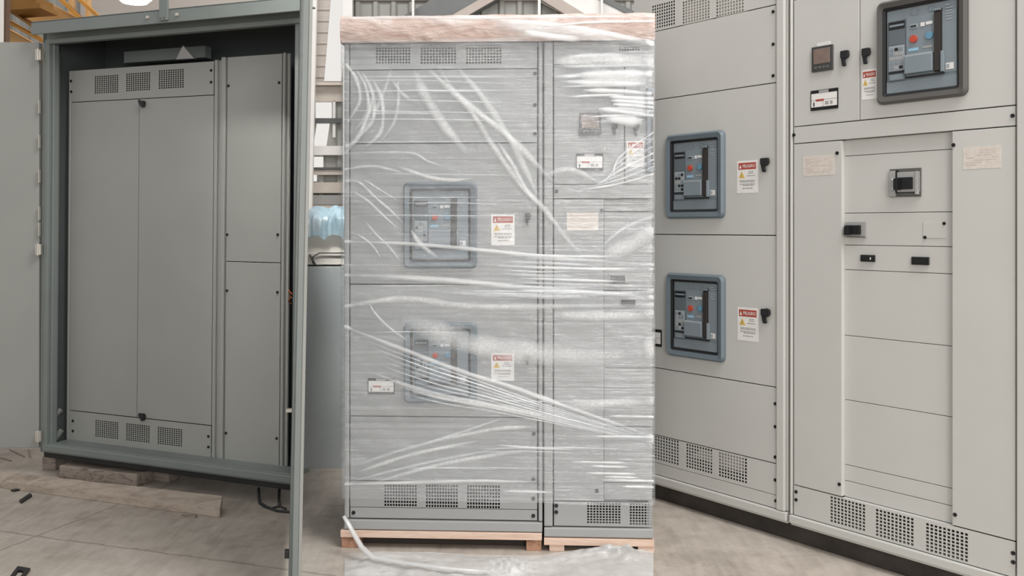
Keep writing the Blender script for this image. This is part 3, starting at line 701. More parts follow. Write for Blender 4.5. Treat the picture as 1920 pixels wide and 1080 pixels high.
# stretch film: one loop round both sections
W_ = M.root('stretch_film', 'clear glossy stretch film wound round the two palletised sections', 'stretch film')
yf = -.040; zlo_l = M.z(645, 935, yf); zlo_r = M.z(1226, 948, yf); zhi = zl + .012
outl = [(x_0 - .006, .72), (x_0 - .006, .0)]
mb = MB(); verts = []
NX, NZ = 150, 150
loop = [(x_0 - .008, .71 - .7 * k / 6) for k in range(7)]
loop += [(x_0 - .008 + (x_e - x_0 + .014) * k / NX, yf) for k in range(NX + 1)]
loop += [(x_e + .006, .01 + .7 * k / 6) for k in range(7)]
loop += [(x_e + .006 - (x_e - x_0 + .014) * k / 12, .725) for k in range(13)]
for k, (x, y) in enumerate(loop):
    front = y < 0
    t = (x - x_0) / (x_e - x_0); zlo = zlo_l + (zlo_r - zlo_l) * min(1, max(0, t)) + .006 * noise.noise((x * 5, 0, 0))
    if t < .03 and front: zlo -= .0
    for j in range(NZ + 1):
        z = zlo + (zhi - zlo) * j / NZ
        yy = y
        if front:
            d = noise.noise((x * 1.7, z * 9, 1.3)) * .0035 + noise.noise((x * 4, z * 34, 5.3)) * .0022
            dg = noise.noise(((x * .8 + z) * 14, (x - z) * 1.6, 9.1)) * .003
            yy = y + (d + dg) - .001
        verts.append((x, yy, z))
n = NZ + 1; L_ = len(loop)
mb.add(verts, [(k * n + j, ((k + 1) % L_) * n + j, ((k + 1) % L_) * n + j + 1, k * n + j + 1) for k in range(L_) for j in range(NZ)])
mb.build('film_sheet', 'stretch_film', W_, smooth=True)
# folds: overlapped, gathered film; some at right paint reflected highlights
fold_i = [0]
def smooth_pts(pts, k=8):
    out = []
    P = [Vector((*p, 0)) for p in pts]
    for i in range(len(P) - 1):
        p0 = P[max(i - 1, 0)]; p1 = P[i]; p2 = P[i + 1]; p3 = P[min(i + 2, len(P) - 1)]
        for s in range(k):
            t = s / k
            out.append(0.5 * ((2 * p1) + (p2 - p0) * t + (2 * p0 - 5 * p1 + 4 * p2 - p3) * t * t + (3 * p1 - p0 - 3 * p2 + p3) * t ** 3))
    out.append(P[-1]); return out
def fold_glint(pts, w, mat='film_fold_glint_clear', taper=True, bulge=.004):
    """a gathered fold of film, or a painted highlight, thick in the middle and thinning to its edges and ends."""
    c = -.0475 - .00028 * fold_i[0]; fold_i[0] += 1
    sp = smooth_pts(pts); N = len(sp); vs = []; fs = []; th = []
    K = 8; w = w * 1.4
    for i, p in enumerate(sp):
        t = (sp[min(i + 1, N - 1)] - sp[max(i - 1, 0)]).normalized(); nrm = Vector((-t.y, t.x, 0))
        e = min(1, 4.0 * min(i, N - 1 - i) / N) if taper else 1
        if p.x > 1215 or p.x < 655: e = max(e, .9)
        ww = w * (.45 + .55 * e) * (1 + .35 * noise.noise((p.x * .03, p.y * .03, fold_i[0])))
        for k in range(K + 1):
            u = k / K - .5; q = p + nrm * ww * u
            lx, lz = M.loc(min(max(q.x, 645), 1225.5), q.y, c)
            vs.append((lx, c - bulge * (1 - (2 * u) ** 2), lz))
            th.append(e ** .8 * (1 - (2 * abs(u)) ** 1.6) * (.8 + .35 * noise.noise((p.x * .02, p.y * .05 + u, fold_i[0] * 3.1))))
    for i in range(N - 1):
        for k in range(K): fs.append((i * (K + 1) + k, i * (K + 1) + k + 1, (i + 1) * (K + 1) + k + 1, (i + 1) * (K + 1) + k))
    mb = MB(); mb.add(vs, fs); mb.build('film_fold_glint', mat, W_, smooth=True, thick=[min(1, max(0, t)) for t in th])
CL, WH, FR = 'film_fold_glint_clear', 'film_fold_glint_white', 'film_frosted'
fold_glint([(735, 125), (722, 165), (705, 205), (682, 245), (648, 285)], 7)
fold_glint([(745, 140), (746, 190), (738, 230), (712, 268)], 6)
fold_glint([(735, 150), (750, 172), (768, 188)], 7)
fold_glint([(775, 132), (792, 170), (812, 205), (840, 245), (878, 290)], 17, FR)
fold_glint([(818, 120), (850, 170), (885, 212), (925, 275), (975, 345), (1020, 392), (1060, 445), (1098, 486)], 10, FR)
fold_glint([(855, 125), (890, 165), (920, 205), (960, 268), (990, 330), (1010, 372)], 11, FR)
fold_glint([(930, 262), (958, 305), (990, 362), (1012, 385)], 7, FR)
fold_glint([(1020, 330), (1060, 318), (1090, 325), (1120, 342)], 10, FR)
for pts, w in (([(648, 340), (672, 342), (705, 372), (735, 398), (762, 425)], 5), ([(660, 358), (690, 378), (722, 408), (750, 432)], 5), ([(680, 335), (712, 356), (748, 378)], 4),
               ([(682, 412), (705, 440), (728, 462), (752, 492)], 5), ([(668, 438), (695, 458), (715, 485)], 4), ([(770, 430), (782, 450), (800, 468), (822, 484)], 8),
               ([(745, 312), (778, 324), (812, 334), (850, 338), (890, 334)], 7), ([(646, 318), (700, 312), (760, 326)], 5), ([(646, 288), (720, 286), (775, 288), (800, 302), (830, 312)], 5)): fold_glint(pts, w, FR if w > 6 else CL)
for i in range(9):   # concentric creases, upper left
    if i in (0, 3, 5, 8): fold_glint([(648 + 6 * i, 120 + 3 * i), (668 + 6 * i, 150 + 5 * i), (674 + 5 * i, 190 + 7 * i), (652 + 4 * i, 228 + 6 * i)], 7, FR)
# long horizontals
fold_glint([(646, 453), (760, 457), (850, 464), (940, 473), (1060, 485), (1226, 497)], 7, WH)
fold_glint([(646, 516), (740, 519), (840, 526), (930, 534), (1040, 543), (1140, 552), (1226, 558)], 9, WH)
fold_glint([(800, 545), (900, 552), (1000, 554), (1100, 553), (1226, 546)], 8)
random.seed(11)
for i in range(11):
    y = 476 + i * 7.6; a = random.uniform(925, 1010); b = random.uniform(1080, 1226)
    fold_glint([(a, y), ((a + b) / 2, y + random.uniform(2, 5)), (b, y + random.uniform(2, 9))], random.uniform(3, 7), WH if i % 3 == 0 else CL)
for i in range(14):  # white streaks painted where the film mirrors light, upper right
    y = 104 + i * 9.4; a = random.uniform(1030, 1110); b = random.uniform(1165, 1226)
    if i > 8: a += 60
    if i % 4 == 3: continue
    fold_glint([(a, y + 3), ((a + b) / 2, y), (b, y - 1)], random.uniform(4, 8), WH if i % 2 == 0 else CL)
fold_glint([(1035, 118), (1120, 112), (1226, 116)], 20, FR)  # from here wide pale belts paint the bright highlight, upper right
fold_glint([(1085, 150), (1150, 147), (1215, 150)], 34, FR)
fold_glint([(1075, 140), (1150, 138), (1222, 139)], 11, WH); fold_glint([(1060, 155), (1140, 156), (1215, 158)], 9, WH); fold_glint([(1090, 170), (1150, 171), (1222, 176)], 8, WH)
fold_glint([(1135, 222), (1170, 226), (1205, 229)], 16, WH); fold_glint([(1120, 205), (1170, 208), (1216, 212)], 10, WH)
for i in range(5): fold_glint([(1140 + 4 * i, 182 + 7 * i), (1180, 184 + 7 * i), (1225, 186 + 8 * i)], 7, WH if i < 3 else CL)
for i in range(7): fold_glint([(1090 + 10 * i, 356 - i * 3), (1160, 345 - i * 8), (1226, 326 - i * 13)], 4, WH if i % 3 == 0 else CL)
# frosted belts
fold_glint([(750, 596), (790, 612), (850, 634), (905, 648), (1000, 662), (1110, 668), (1226, 652)], 34, FR, True)
fold_glint([(1035, 590), (1120, 592), (1226, 588)], 16, FR)
fold_glint([(1050, 762), (1130, 757), (1226, 752)], 17, FR)
fold_glint([(1130, 482), (1180, 458), (1226, 432)], 26, FR)
fold_glint([(1130, 460), (1170, 428), (1226, 405)], 7)
# ropes running down to the right
fold_glint([(645, 612), (700, 634), (760, 657), (830, 684), (900, 708), (960, 726), (1060, 762), (1150, 793), (1226, 820)], 7.5, WH)
for i in range(9):
    f = i / 8
    fold_glint([(690 + 60 * f, 640 + 95 * f), (800 + 20 * f, 682 + 72 * f), (900 + 20 * f, 716 + 55 * f), (1030 + 10 * f, 762 + 32 * f), (1226, 822 + 9 * f)], 3.2, WH if i % 3 == 1 else CL)
fold_glint([(690, 567), (705, 590), (730, 615), (765, 640)], 5)
# lower creases rising to the right
for k, (a, b, c_) in enumerate((((666, 872), (760, 842), (880, 808)), ((672, 885), (770, 853), (900, 826)), ((650, 905), (780, 872), (960, 836)), ((700, 905), (840, 868), (1005, 842)), ((760, 845), (860, 812), (950, 782)), ((800, 830), (920, 806), (1000, 800)))):
    fold_glint([a, b, c_], 7 if k % 2 else 5, FR if k % 2 else CL)
fold_glint([(646, 908), (760, 905), (900, 902), (1010, 905)], 6, WH)
fold_glint([(930, 834), (1000, 840), (1080, 843)], 4, WH)
for y, a, b in ((866, 1070, 1180), (874, 1105, 1182), (887, 1095, 1195), (894, 1130, 1200), (900, 1125, 1226), (912, 1165, 1226), (818, 1110, 1226), (780, 1140, 1226), (921, 940, 1040)):
    fold_glint([(a, y), ((a + b) / 2, y + 1), (b, y + 2)], 4.5, WH)
for i in range(6): 
    y = random.uniform(120, 300); fold_glint([(646, y), (780, y + random.uniform(-4, 8)), (1000, y + random.uniform(-5, 8))], 3)
fold_glint([(800, 128), (870, 190), (960, 262), (1040, 345)], 11, FR); fold_glint([(700, 175), (690, 215), (668, 262), (648, 275)], 8, FR)
fold_glint([(646, 575), (760, 560), (900, 575), (1226, 572)], 10, FR); fold_glint([(700, 700), (820, 742), (960, 768), (1100, 800)], 10, FR)
random.seed(23)
for i in range(16):
    y = random.uniform(125, 900); a = random.uniform(650, 900); b = a + random.uniform(160, 330)
    fold_glint([(a, y), ((a + b) / 2, y + random.uniform(-3, 4)), (min(b, 1224), y + random.uniform(-4, 5))], random.uniform(2, 4), CL)
# white sweep over the foam band
def band(pts, w, c, mat):
    sp = smooth_pts(pts); vs = []; fs = []; th = []; N = len(sp); w = w * 1.5
    for i, p in enumerate(sp):
        e = min(1, 5 * min(i, N - 1 - i) / N) if p.x < 1215 else 1
        for k in range(7):
            u = k / 6 - .5
            lx, lz = M.loc(min(p.x, 1225.5), p.y + w * u, c); vs.append((lx, c - .004 * (1 - 4 * u * u), lz)); th.append(e * (1 - (2 * abs(u)) ** 1.8))
    for i in range(len(sp) - 1):
        for k in range(6): fs.append((i * 7 + k, i * 7 + k + 1, i * 7 + k + 8, i * 7 + k + 7))
    mb = MB(); mb.add(vs, fs); mb.build('film_fold_glint', mat, W_, smooth=True, thick=th)
band([(915, 37), (980, 42), (1060, 50), (1130, 62), (1226, 82)], 9, -.064, WH)
band([(930, 45), (1000, 55), (1080, 62), (1150, 72)], 14, -.0655, CL)
band([(646, 34), (760, 33), (900, 34), (1100, 32), (1226, 31)], 5, -.067, CL)
band([(980, 60), (1030, 68), (1090, 74)], 10, -.068, WH)
band([(1040, 48), (1110, 42), (1226, 40)], 4, -.0685, WH)

# loose film tail, and film lying on the floor
cw = lambda p: M.M @ Vector(p) + M.L
tl = [wpt(644, 968, 4.38), wpt(652, 980, 4.37), wpt(664, 1002, 4.33), wpt(678, 1026, 4.28), fpt(700, 1046, .03), fpt(760, 1056, .03), fpt(840, 1066, .03), fpt(920, 1072, .03)]
mb = MB(lambda p: W_.matrix_world.inverted() @ Vector(p)); bpy.context.view_layer.update()
mb.tube(tl, [.010, .012, .013, .015, .016, .014, .012, .008], 8, 0, .6); mb.build('loose_tail', 'film_on_floor', W_, 'twisted white tail of film', smooth=True)
FS = rootat('film_sheet', (0, 0, 0), 'crumpled white plastic film lying on the floor in front of the pallets', 'plastic film')
mb = MB(); nu, nv = 120, 60; vs = []
for i in range(nu + 1):
    for j in range(nv + 1):
        s = i / nu; t = j / nv
        px_ = 646 + s * (1225 - 646)
        ynear = 1140
        yfar = 1040 + 7 * noise.noise((s * 7, 2, 2)) + (-12 * max(0, (s - .62) / .38)) - 4 * math.sin(s * 9)
        p = fpt(px_, yfar + (ynear - yfar) * t, 0)
        e = min(1, t * 6) ; e2 = min(1, min(s, 1 - s) * 14)
        hgt = .006 + (.012 * abs(noise.noise((p.x * 6, p.y * 9, 4))) + .018 * abs(noise.noise((p.x * 13 + p.y * 4, p.y * 16, 2.2)))) * e
        hgt += .045 * math.exp(-((s - .88) / .16) ** 2 - ((t - .12) / .14) ** 2) * e * (1 + .8 * noise.noise((s * 30, t * 26, 6)))
        hgt += .028 * math.exp(-((s - .54) / .07) ** 2 - ((t - .30) / .16) ** 2) * e * (1 + 1.6 * noise.noise((s * 60, t * 24, 2)))
        vs.append((p.x, p.y, hgt * (.2 + .8 * e2)))
mb.add(vs, [(i * (nv + 1) + j, (i + 1) * (nv + 1) + j, (i + 1) * (nv + 1) + j + 1, i * (nv + 1) + j + 1) for i in range(nu) for j in range(nv)])
mb.build('crumpled_film', 'film_on_floor', FS, smooth=True)

# ================================================================== LEFT: open outdoor enclosure
E = Face(109, 5.75, -3450, math.radians(0.55))
PO = 'paint_outdoor'
EN = E.root('outdoor_enclosure', 'tall grey-green steel outdoor enclosure with both doors open, standing on timber', 'enclosure')
ezm = lambda pts, c=0: sum(E.z(a, b, c) for a, b in pts) / len(pts)
exl = E.x(77); exr = E.x(576)
e_bot = ezm([(74, 846), (542, 911)]); e_li = ezm([(88, 829), (542, 890)])
e_top = ezm([(86, 84), (560, 41)])
e_roof = ezm([(62, 45), (455, -1)])
kx = -0.72; dep = .46
# shell: left wall square, right wall drawn in towards the rear
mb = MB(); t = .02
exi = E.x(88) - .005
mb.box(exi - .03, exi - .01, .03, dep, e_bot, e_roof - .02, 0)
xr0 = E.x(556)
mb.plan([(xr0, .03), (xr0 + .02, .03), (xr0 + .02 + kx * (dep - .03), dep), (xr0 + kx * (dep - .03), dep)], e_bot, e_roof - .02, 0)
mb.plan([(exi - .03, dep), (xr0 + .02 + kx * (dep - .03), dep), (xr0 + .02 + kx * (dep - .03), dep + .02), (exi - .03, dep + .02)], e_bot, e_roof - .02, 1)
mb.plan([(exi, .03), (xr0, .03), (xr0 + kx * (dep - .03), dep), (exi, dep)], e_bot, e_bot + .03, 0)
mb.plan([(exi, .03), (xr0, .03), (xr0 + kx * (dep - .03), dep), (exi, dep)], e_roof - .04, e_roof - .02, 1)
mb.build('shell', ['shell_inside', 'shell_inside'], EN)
# front frame
mb = MB()
mb.box(exl, E.x(86), 0, .05, e_bot, e_top + .10); mb.box(E.x(84.5), E.x(92), -.012, .03, e_bot + .03, e_top + .02); mb.box(E.x(92), E.x(96), .01, .05, e_bot, e_top)
mb.build('frame_post', PO, EN, bevel=.005)
mb = MB(); mb.box(E.x(549), E.x(562), 0, .05, e_bot, e_top + .02)
mb.build('frame_post', PO, EN, bevel=.005)
mb = MB(); mb.box(exl, E.x(562), .0, .05, e_top + .0, e_top + .10); mb.box(E.x(86), E.x(562), -.014, .02, e_top - .004, e_top + .026); mb.build('frame_head', PO, EN, bevel=.006)
mb = MB(); mb.box(exl, E.x(552), 0, .05, e_bot, e_li); mb.box(E.x(84), E.x(552), -.016, .02, e_li - .05, e_li - .004); mb.build('frame_sill', PO, EN, bevel=.008)
mb = MB(); mb.box(E.x(96), E.x(556), .02, .14, e_li - .02, e_li - .002); mb.build('sill_shelf', PO, EN, bevel=.003)
# hood
hc = -.10
h0 = ezm([(56, 67), (330, 40.5), (560, 19)], hc); h1 = ezm([(54, 45), (298, 16), (455, 0)], hc)
hx0 = E.x(55, hc); hx1 = E.x(562, hc)
mb = MB(); mb.box(hx0, hx1, hc, hc + .012, h0, h1); mb.plan([(hx0, hc), (hx1, hc), (hx1 - .36, dep + .02), (exi - .06, dep + .02), (hx0, .1)], h1 - .012, h1)
mb.box(hx0 + .002, hx1 - .002, hc + .013, .03, h0 + .035, h0 + .045)
mb.build('rain_hood', PO, EN, bevel=.003)
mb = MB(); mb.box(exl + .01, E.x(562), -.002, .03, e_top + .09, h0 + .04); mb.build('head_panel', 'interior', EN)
for px_, py_ in ((278, 33), (303, 36), (310, 35), (333, 28)):
    x, z = E.loc(px_, py_, hc); mb = MB(); mb.cyl((x, z), .010, hc - .012, hc, 12); mb.build('hood_bolt', 'zinc', EN, 'pale zinc bolt', bevel=.002)
r_ = E.rect(298, 314, (-40, -42), (39, 37), hc - .012); mb = MB(); mb.box(r_[0], r_[1], hc - .012, hc, r_[2], r_[3]); mb.build('lifting_bracket', PO, EN, bevel=.002)
# base channel black
zb0 = ezm([(80, 860), (300, 888), (540, 921)], .0)
mb = MB(); mb.box(exl + .01, E.x(550), .02, .09, zb0, e_bot + .001); mb.box(exl + .01, exl + .08, .09, dep - .05, zb0, e_bot + .001); mb.box(exl + .01, E.x(560) + kx * dep + .05, dep - .08, dep - .01, zb0, e_bot + .001); mb.build('base_channel', 'black_steel', EN, bevel=.003)
# inside details
mb = MB(); r_ = E.rect(232, 384, (94, 88), (118, 108), .30); mb.box(r_[0], r_[1], .30, .36, r_[2], r_[3]); mb.build('inner_beam', PO, EN, 'grey-green cross beam under the roof', bevel=.003)
mb = MB(); a_ = E.loc(332, 112, .18); b_ = E.loc(366, 110, .18); c_ = E.loc(345, 86, .18); mb.prism([a_, b_, c_], .17, .19); mb.build('gusset_plate', 'trim_grey', EN, 'pale triangular gusset plate')
for pa, pb in (((98, 787), (123, 768)), ((100, 832), (124, 806))):
    a_ = E.loc(*pa, .08); b_ = E.loc(*pb, .12); mb = MB(); mb.beam((a_[0] , .07, a_[1]), (b_[0] - .03, .115, b_[1]), .022, .02); mb.build('side_rail', 'paint_inner', EN, 'grey side rail')
mb = MB(); r_ = E.rect(100, 104, (100, 100), (828, 828), .05); mb.box(r_[0], r_[1], .05, .075, r_[2], r_[3]); mb.build('inner_upright', PO, EN, bevel=.002)
# left door: swung open, facing the viewer
Yd = 5.80
TL = E.tolocal
def w2e(p): return TL(p)
ld0 = wpt(73, 840, Yd); ld1 = wpt(73, 79, Yd)
mb = MB(w2e); mb.box(ld0.x - .80, ld0.x, Yd, Yd + .012, ld0.z, ld1.z, 0); mb.box(ld0.x - .80, ld0.x - .78, Yd + .0125, Yd + .05, ld0.z + .001, ld1.z - .001, 0); mb.box(ld0.x - .021, ld0.x - .001, Yd + .0125, Yd + .05, ld0.z + .001, ld1.z - .001, 0)
mb.box(ld0.x - .779, ld0.x - .022, Yd + .0125, Yd + .05, ld0.z + .001, ld0.z + .02, 0); mb.box(ld0.x - .779, ld0.x - .022, Yd + .0125, Yd + .05, ld1.z - .02, ld1.z - .001, 0)
LD = mb.build('door', 'paint_inner', EN, 'left door, swung open flat', bevel=.003)
for py_ in (103, 468, 818):
    mb = MB(w2e); p = wpt(72, py_, 5.76); mb.box(p.x - .016, p.x + .016, p.y - .01, p.y + .02, p.z - .032, p.z + .032); mb.tube([(p.x + .004, p.y - .014, p.z - .036), (p.x + .004, p.y - .014, p.z + .036)], .008)
    mb.build('hinge', 'zinc', LD, 'pale zinc hinge', bevel=.003)
for py_ in (200, 265, 330, 400, 430):
    mb = MB(w2e); p = wpt(72.5, py_, 5.77); mb.box(p.x - .003, p.x + .003, p.y, p.y + .02, p.z - .04, p.z + .04); mb.build('hinge_pin', 'zinc', LD)
# right door: swung straight out, seen on its edge, sagging slightly
s_ = (566.5 - 960) / 1800; dirv = Vector((s_, 1, 0)).normalized(); prp = Vector((dirv.y, -dirv.x, 0))
def rd(p):   # p = (across, along depth Y, z)
    k = .0194 * (p[2] - 1.5)
    q = Vector((s_ * p[1], p[1], p[2])) + prp * (p[0] + k); return TL(q)
Y0, Y1 = 3.80, 4.98; zz0, zz1 = .07, 2.62
mb = MB(rd); mb.box(-.026, -.008, Y0, Y1, zz0, zz1); mb.box(-.026, .010, Y0, Y0 + .02, zz0, zz1)
RD = mb.build('door', PO, EN, 'right door, swung straight out and seen on its edge', bevel=.003)
mb = MB(rd); mb.box(.010, .024, Y0 + .002, Y0 + .06, zz0, zz1); mb.build('door_flange', 'paint_inner', RD, bevel=.003)
mb = MB(rd); p = wpt(541, 1025, 3.9); mb.box(-.043, -.026, Y0 + .02, Y0 + .05, p.z - .017, p.z + .013); mb.build('lock', 'black_plastic', RD, 'small black lock', bevel=.002)
mb = MB(rd); p = wpt(539, 769, 4.4); mb.box(-.055, -.026, 4.4, 4.42, p.z - .008, p.z + .008); mb.build('door_bolt', 'zinc', RD, 'pale bolt')
mb = MB()
for k in range(7):
    a = random.uniform(541, 549); x, z = E.loc(a, 544 + k * 4, .06); x2, z2 = E.loc(a + random.uniform(-4, 4), 548 + k * 3.5, .07); mb.tube([(x, .05, z), ((x + x2) / 2 + .008, .04, (z + z2) / 2), (x2, .06, z2)], .004, 6)
mb.build('wire_bundle', 'orange_wire', EN, 'orange wires beside the right post', smooth=True)

# --- inner cabinets
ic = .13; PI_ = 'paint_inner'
IW = E.root('switchboard_cabinet', 'wide grey two-door switchboard cabinet with vents top and bottom, inside the open enclosure', 'switchboard')
er = lambda *a: E.rect(*a, ic)
zi0 = ezm([(130, 829), (396, 857)], ic); zi1 = ezm([(127, 135), (402, 112)], ic)
wx0 = E.x(127, ic); wx1 = E.x(398.5, ic); wxe = E.x(412, ic)
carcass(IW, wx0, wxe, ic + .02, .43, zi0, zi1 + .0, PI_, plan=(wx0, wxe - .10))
s1 = ezm([(130, 192), (400, 178)], ic); s2l = ezm([(134, 769), (259, 783)], ic); s2r = ezm([(258, 785), (394, 797)], ic)
s2 = (s2l + s2r) / 2
xmid = E.x(258.5, ic); wxp = E.x(131, ic)
vt = [er(177, 222, (143, 139), (177, 173)) + (11, 9), er(236, 282, (138, 134), (173, 168)) + (11, 9), er(297, 345, (132, 128), (168, 164)) + (11, 9)]
vb = [er(178, 222, (787, 791), (819, 824)) + (11, 9), er(236, 281, (793, 798), (826, 831)) + (11, 9), er(295, 342, (800, 804), (833, 838)) + (11, 9)]
v1 = vent_panel('vent_panel', IW, (wxp, wx1, s1, zi1), ic, PI_, vt, gap=.002); v2 = vent_panel('vent_panel', IW, (wxp, wx1, zi0, s2), ic, PI_, vb, gap=.002)
g1 = panel('door', IW, (wxp, xmid, s2, s1), ic, PI_); g2 = panel('door', IW, (xmid, wx1, s2, s1), ic, PI_)
for par, px_, py_ in ((v1, 130.5, 152), (v1, 131, 172), (v1, 396, 132), (v1, 396, 154), (v2, 134, 789), (v2, 134, 808), (v2, 391, 818), (v2, 391, 838)):
    x, z = E.loc(px_ + (3 if px_ < 200 else 0), py_, ic); screw(par, x, z, ic, .008)
for py_, px_ in ((194, 270), (780, 270)):
    x, z = E.loc(px_, py_, ic); mb = MB(); mb.cyl((x, z), .016, ic - .008, ic, 16); mb.prism([(x - .016, z + .020), (x - .020, z + .006), (x + .006, z - .026), (x + .018, z - .022), (x + .014, z + .004)], ic - .03, ic - .008)
    mb.build('knob', 'handle_black', g2, 'black turn knob', bevel=.002)
mb = MB(); mb.box(E.x(399.5, ic), E.x(405, ic), ic - .002, ic + .02, zi0, zi1 + .006); mb.box(E.x(405, ic), E.x(412, ic), ic + .012, ic + .03, zi0, zi1 + .004)
mb.box(wx0, wxp - .001, ic - .002, ic + .02, zi0, zi1)
mb.build('corner_post', PI_, IW, bevel=.004)
INr = E.root('switchboard_cabinet', 'narrow grey switchboard cabinet with screwed cover panels, right of the wide one in the enclosure', 'switchboard')
zj0 = ezm([(418, 862), (525, 874)], ic); zj1 = ezm([(420, 107), (540, 99)], ic)
nx0 = E.x(413.5, ic); nx1 = E.x(538, ic)
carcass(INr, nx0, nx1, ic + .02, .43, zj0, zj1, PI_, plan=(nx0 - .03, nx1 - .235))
xp0 = E.x(423, ic); xp1 = E.x(526, ic); sm = ezm([(422, 490), (522, 493)], ic)
j1 = panel('cover_panel', INr, (xp0, xp1, sm, zj1), ic, PI_, gap=.002); j2 = panel('cover_panel', INr, (xp0, xp1, zj0, sm), ic, PI_, gap=.002)
for par, px_, py_ in ((j1, 428.5, 161), (j1, 523.5, 155), (j1, 426, 440), (j1, 521, 440), (j2, 426, 545), (j2, 520.5, 548), (j2, 424, 812), (j2, 519, 822)):
    x, z = E.loc(px_, py_, ic); screw(par, min(max(x, xp0 + .01), xp1 - .01), z, ic, .008)
mb = MB(); mb.box(nx0, E.x(421.5, ic), ic - .01, ic + .02, zj0, zj1); mb.build('corner_post', PI_, INr, bevel=.006)
mb = MB(); mb.box(E.x(528, ic), E.x(533, ic), ic - .006, ic + .02, zj0, zj1 + .002); mb.box(E.x(533, ic), nx1, ic + .012, ic + .03, zj0, zj1); mb.build('corner_post', PI_, INr, bevel=.005)

# --- timber and bits on the floor
def floorbox(name, label, cat, pts, h, mat, bev=.004, z0=0.0, jit=.0):
    """pts: four floor points (counter-clockwise from above)."""
    c = sum((Vector(p) for p in pts), Vector()) / len(pts)
    mb = MB(); n = len(pts)
    if jit: # subdivided, slightly worn timber
        a, b, c2, d = [Vector(p) - c for p in pts]; N = 24; vs = []; fs = []
        for i in range(N + 1):
            t = i / N; f = a.lerp(b, t); k = d.lerp(c2, t)
            dz = jit * noise.noise((f.x * 5, f.y * 5, 7)); dy = jit * noise.noise((f.x * 7, 3, 3))
            vs += [f + Vector((0, dy, 0)), k, k + Vector((0, 0, h + dz)), f + Vector((0, dy + .004, h + dz * .8))]
        for i in range(N):
            for j in range(4): fs.append((i * 4 + j, (i + 1) * 4 + j, (i + 1) * 4 + (j + 1) % 4, i * 4 + (j + 1) % 4))
        fs += [(0, 1, 2, 3), (N * 4 + 3, N * 4 + 2, N * 4 + 1, N * 4)]
        mb.add(vs, fs)
    else:
        mb.plan([tuple((Vector(p) - c)[:2]) for p in pts], 0, h)
    o = mb.build(name, mat, None, bevel=bev); o.location = c + Vector((0, 0, z0)); return tag(o, label, cat)
def edge_pts(pa, pb, depth_):
    a = fpt(*pa); b = fpt(*pb); t = (b - a).normalized(); nrm = Vector((-t.y, t.x, 0)); return [a, b, b + nrm * depth_, a + nrm * depth_]
floorbox('timber_block', 'short square worn timber block under the front of the enclosure', 'timber', edge_pts((110, 896), (255, 914), .24), .075, 'old_timber', .006, 0, .004)
floorbox('timber_block', 'small brown timber block under the left corner of the enclosure', 'timber', edge_pts((79, 881), (104, 882), .22), .080, 'old_timber', .004)
floorbox('wooden_plank', 'long flat grey plank lying on the floor in front of the enclosure', 'plank', [fpt(-60, 907), fpt(412, 971), fpt(417, 944, .042), fpt(-60, 890, .042)], .042, 'grey_plank', .003, 0, .004)
floorbox('metal_offcut', 'small dark sliver lying against the near edge of the plank', 'offcut', edge_pts((25, 923), (43, 919), .03), .010, 'black_steel', .002)
floorbox('metal_offcut', 'dark offcut lying diagonally on bare floor below the plank', 'offcut', [fpt(36, 942), fpt(40, 945), fpt(60, 932), fpt(57, 928)], .014, 'black_steel', .002)
floorbox('wood_chip', 'dark wood chip half under the right end of the plank', 'wood chip', edge_pts((338, 972), (366, 972), .03), .012, 'old_timber', .002)
floorbox('timber_block', 'dark timber block far under the enclosure, right of the square worn block', 'timber', edge_pts((276, 900), (316, 905), .1), .066, 'old_timber', .004)
# black flat bracket at the lower left
a, b, c_, d = [fpt(*q) for q in ((12, 1094), (38, 1094), (57, 1070), (33, 1066))]
mb = MB(); cen = (a + b + c_ + d) / 4
o4 = [tuple((q - cen)[:2]) for q in (a, b, c_, d)]; i4 = [(x * .48, y * .5) for x, y in o4]
for i in range(4):
    j = (i + 1) % 4; mb.plan([o4[i], o4[j], i4[j], i4[i]], 0, .012)
o = mb.build('steel_bracket', 'black_steel', bevel=.001); o.location = cen; tag(o, 'black square steel bracket lying flat on the floor at the lower left', 'bracket')
# black strap loop under the right end
ST = rootat('strap_loop', fpt(520, 950), 'black strap loop hanging under the right end of the enclosure down to the floor', 'strap')
Lp = ST.location
yb_ = 5.2
mb = MB(lambda p: Vector(p) - Lp); pts_ = [wpt(485, 916, 5.27), wpt(485.5, 930, 5.2), wpt(487, 943, 5.16), fpt(500, 951, .006), fpt(520, 958, .006), fpt(545, 960, .006), fpt(562, 957, .006), wpt(566, 948, 5.1)]
mb.tube([tuple(p) for p in pts_], .008, 8); mb.build('loop', 'black_steel', ST, smooth=True)
mb = MB(lambda p: Vector(p) - Lp); mb.tube([wpt(524, 918, 5.25), wpt(523, 935, 5.2), fpt(524, 950, .006)], .008, 8); mb.tube([fpt(512, 952, .006), fpt(524, 949, .006), fpt(536, 954, .006)], .006, 8); mb.build('hanger', 'black_steel', ST, smooth=True)
# fine cracks/straws near the hinge side
for i, (p, q) in enumerate((((18, 843), (46, 856)), ((54, 843), (57, 858)), ((0, 858), (21, 864)), ((23, 890), (54, 893)))):
    a, b = fpt(*p, .003), fpt(*q, .003); mb = MB(); cen = (a + b) / 2; mb.tube([a - cen, b - cen], .004, 6); o = mb.build('wire_offcut', 'old_timber'); o.location = cen
    tag(o, ('thin wire offcut on the floor below the left door, slanting beside the hinge', 'short upright-looking wire offcut nearest the lower hinge', 'thin wire offcut at the far left edge below the door', 'long thin wire offcut just behind the plank')[i], 'wire offcut')

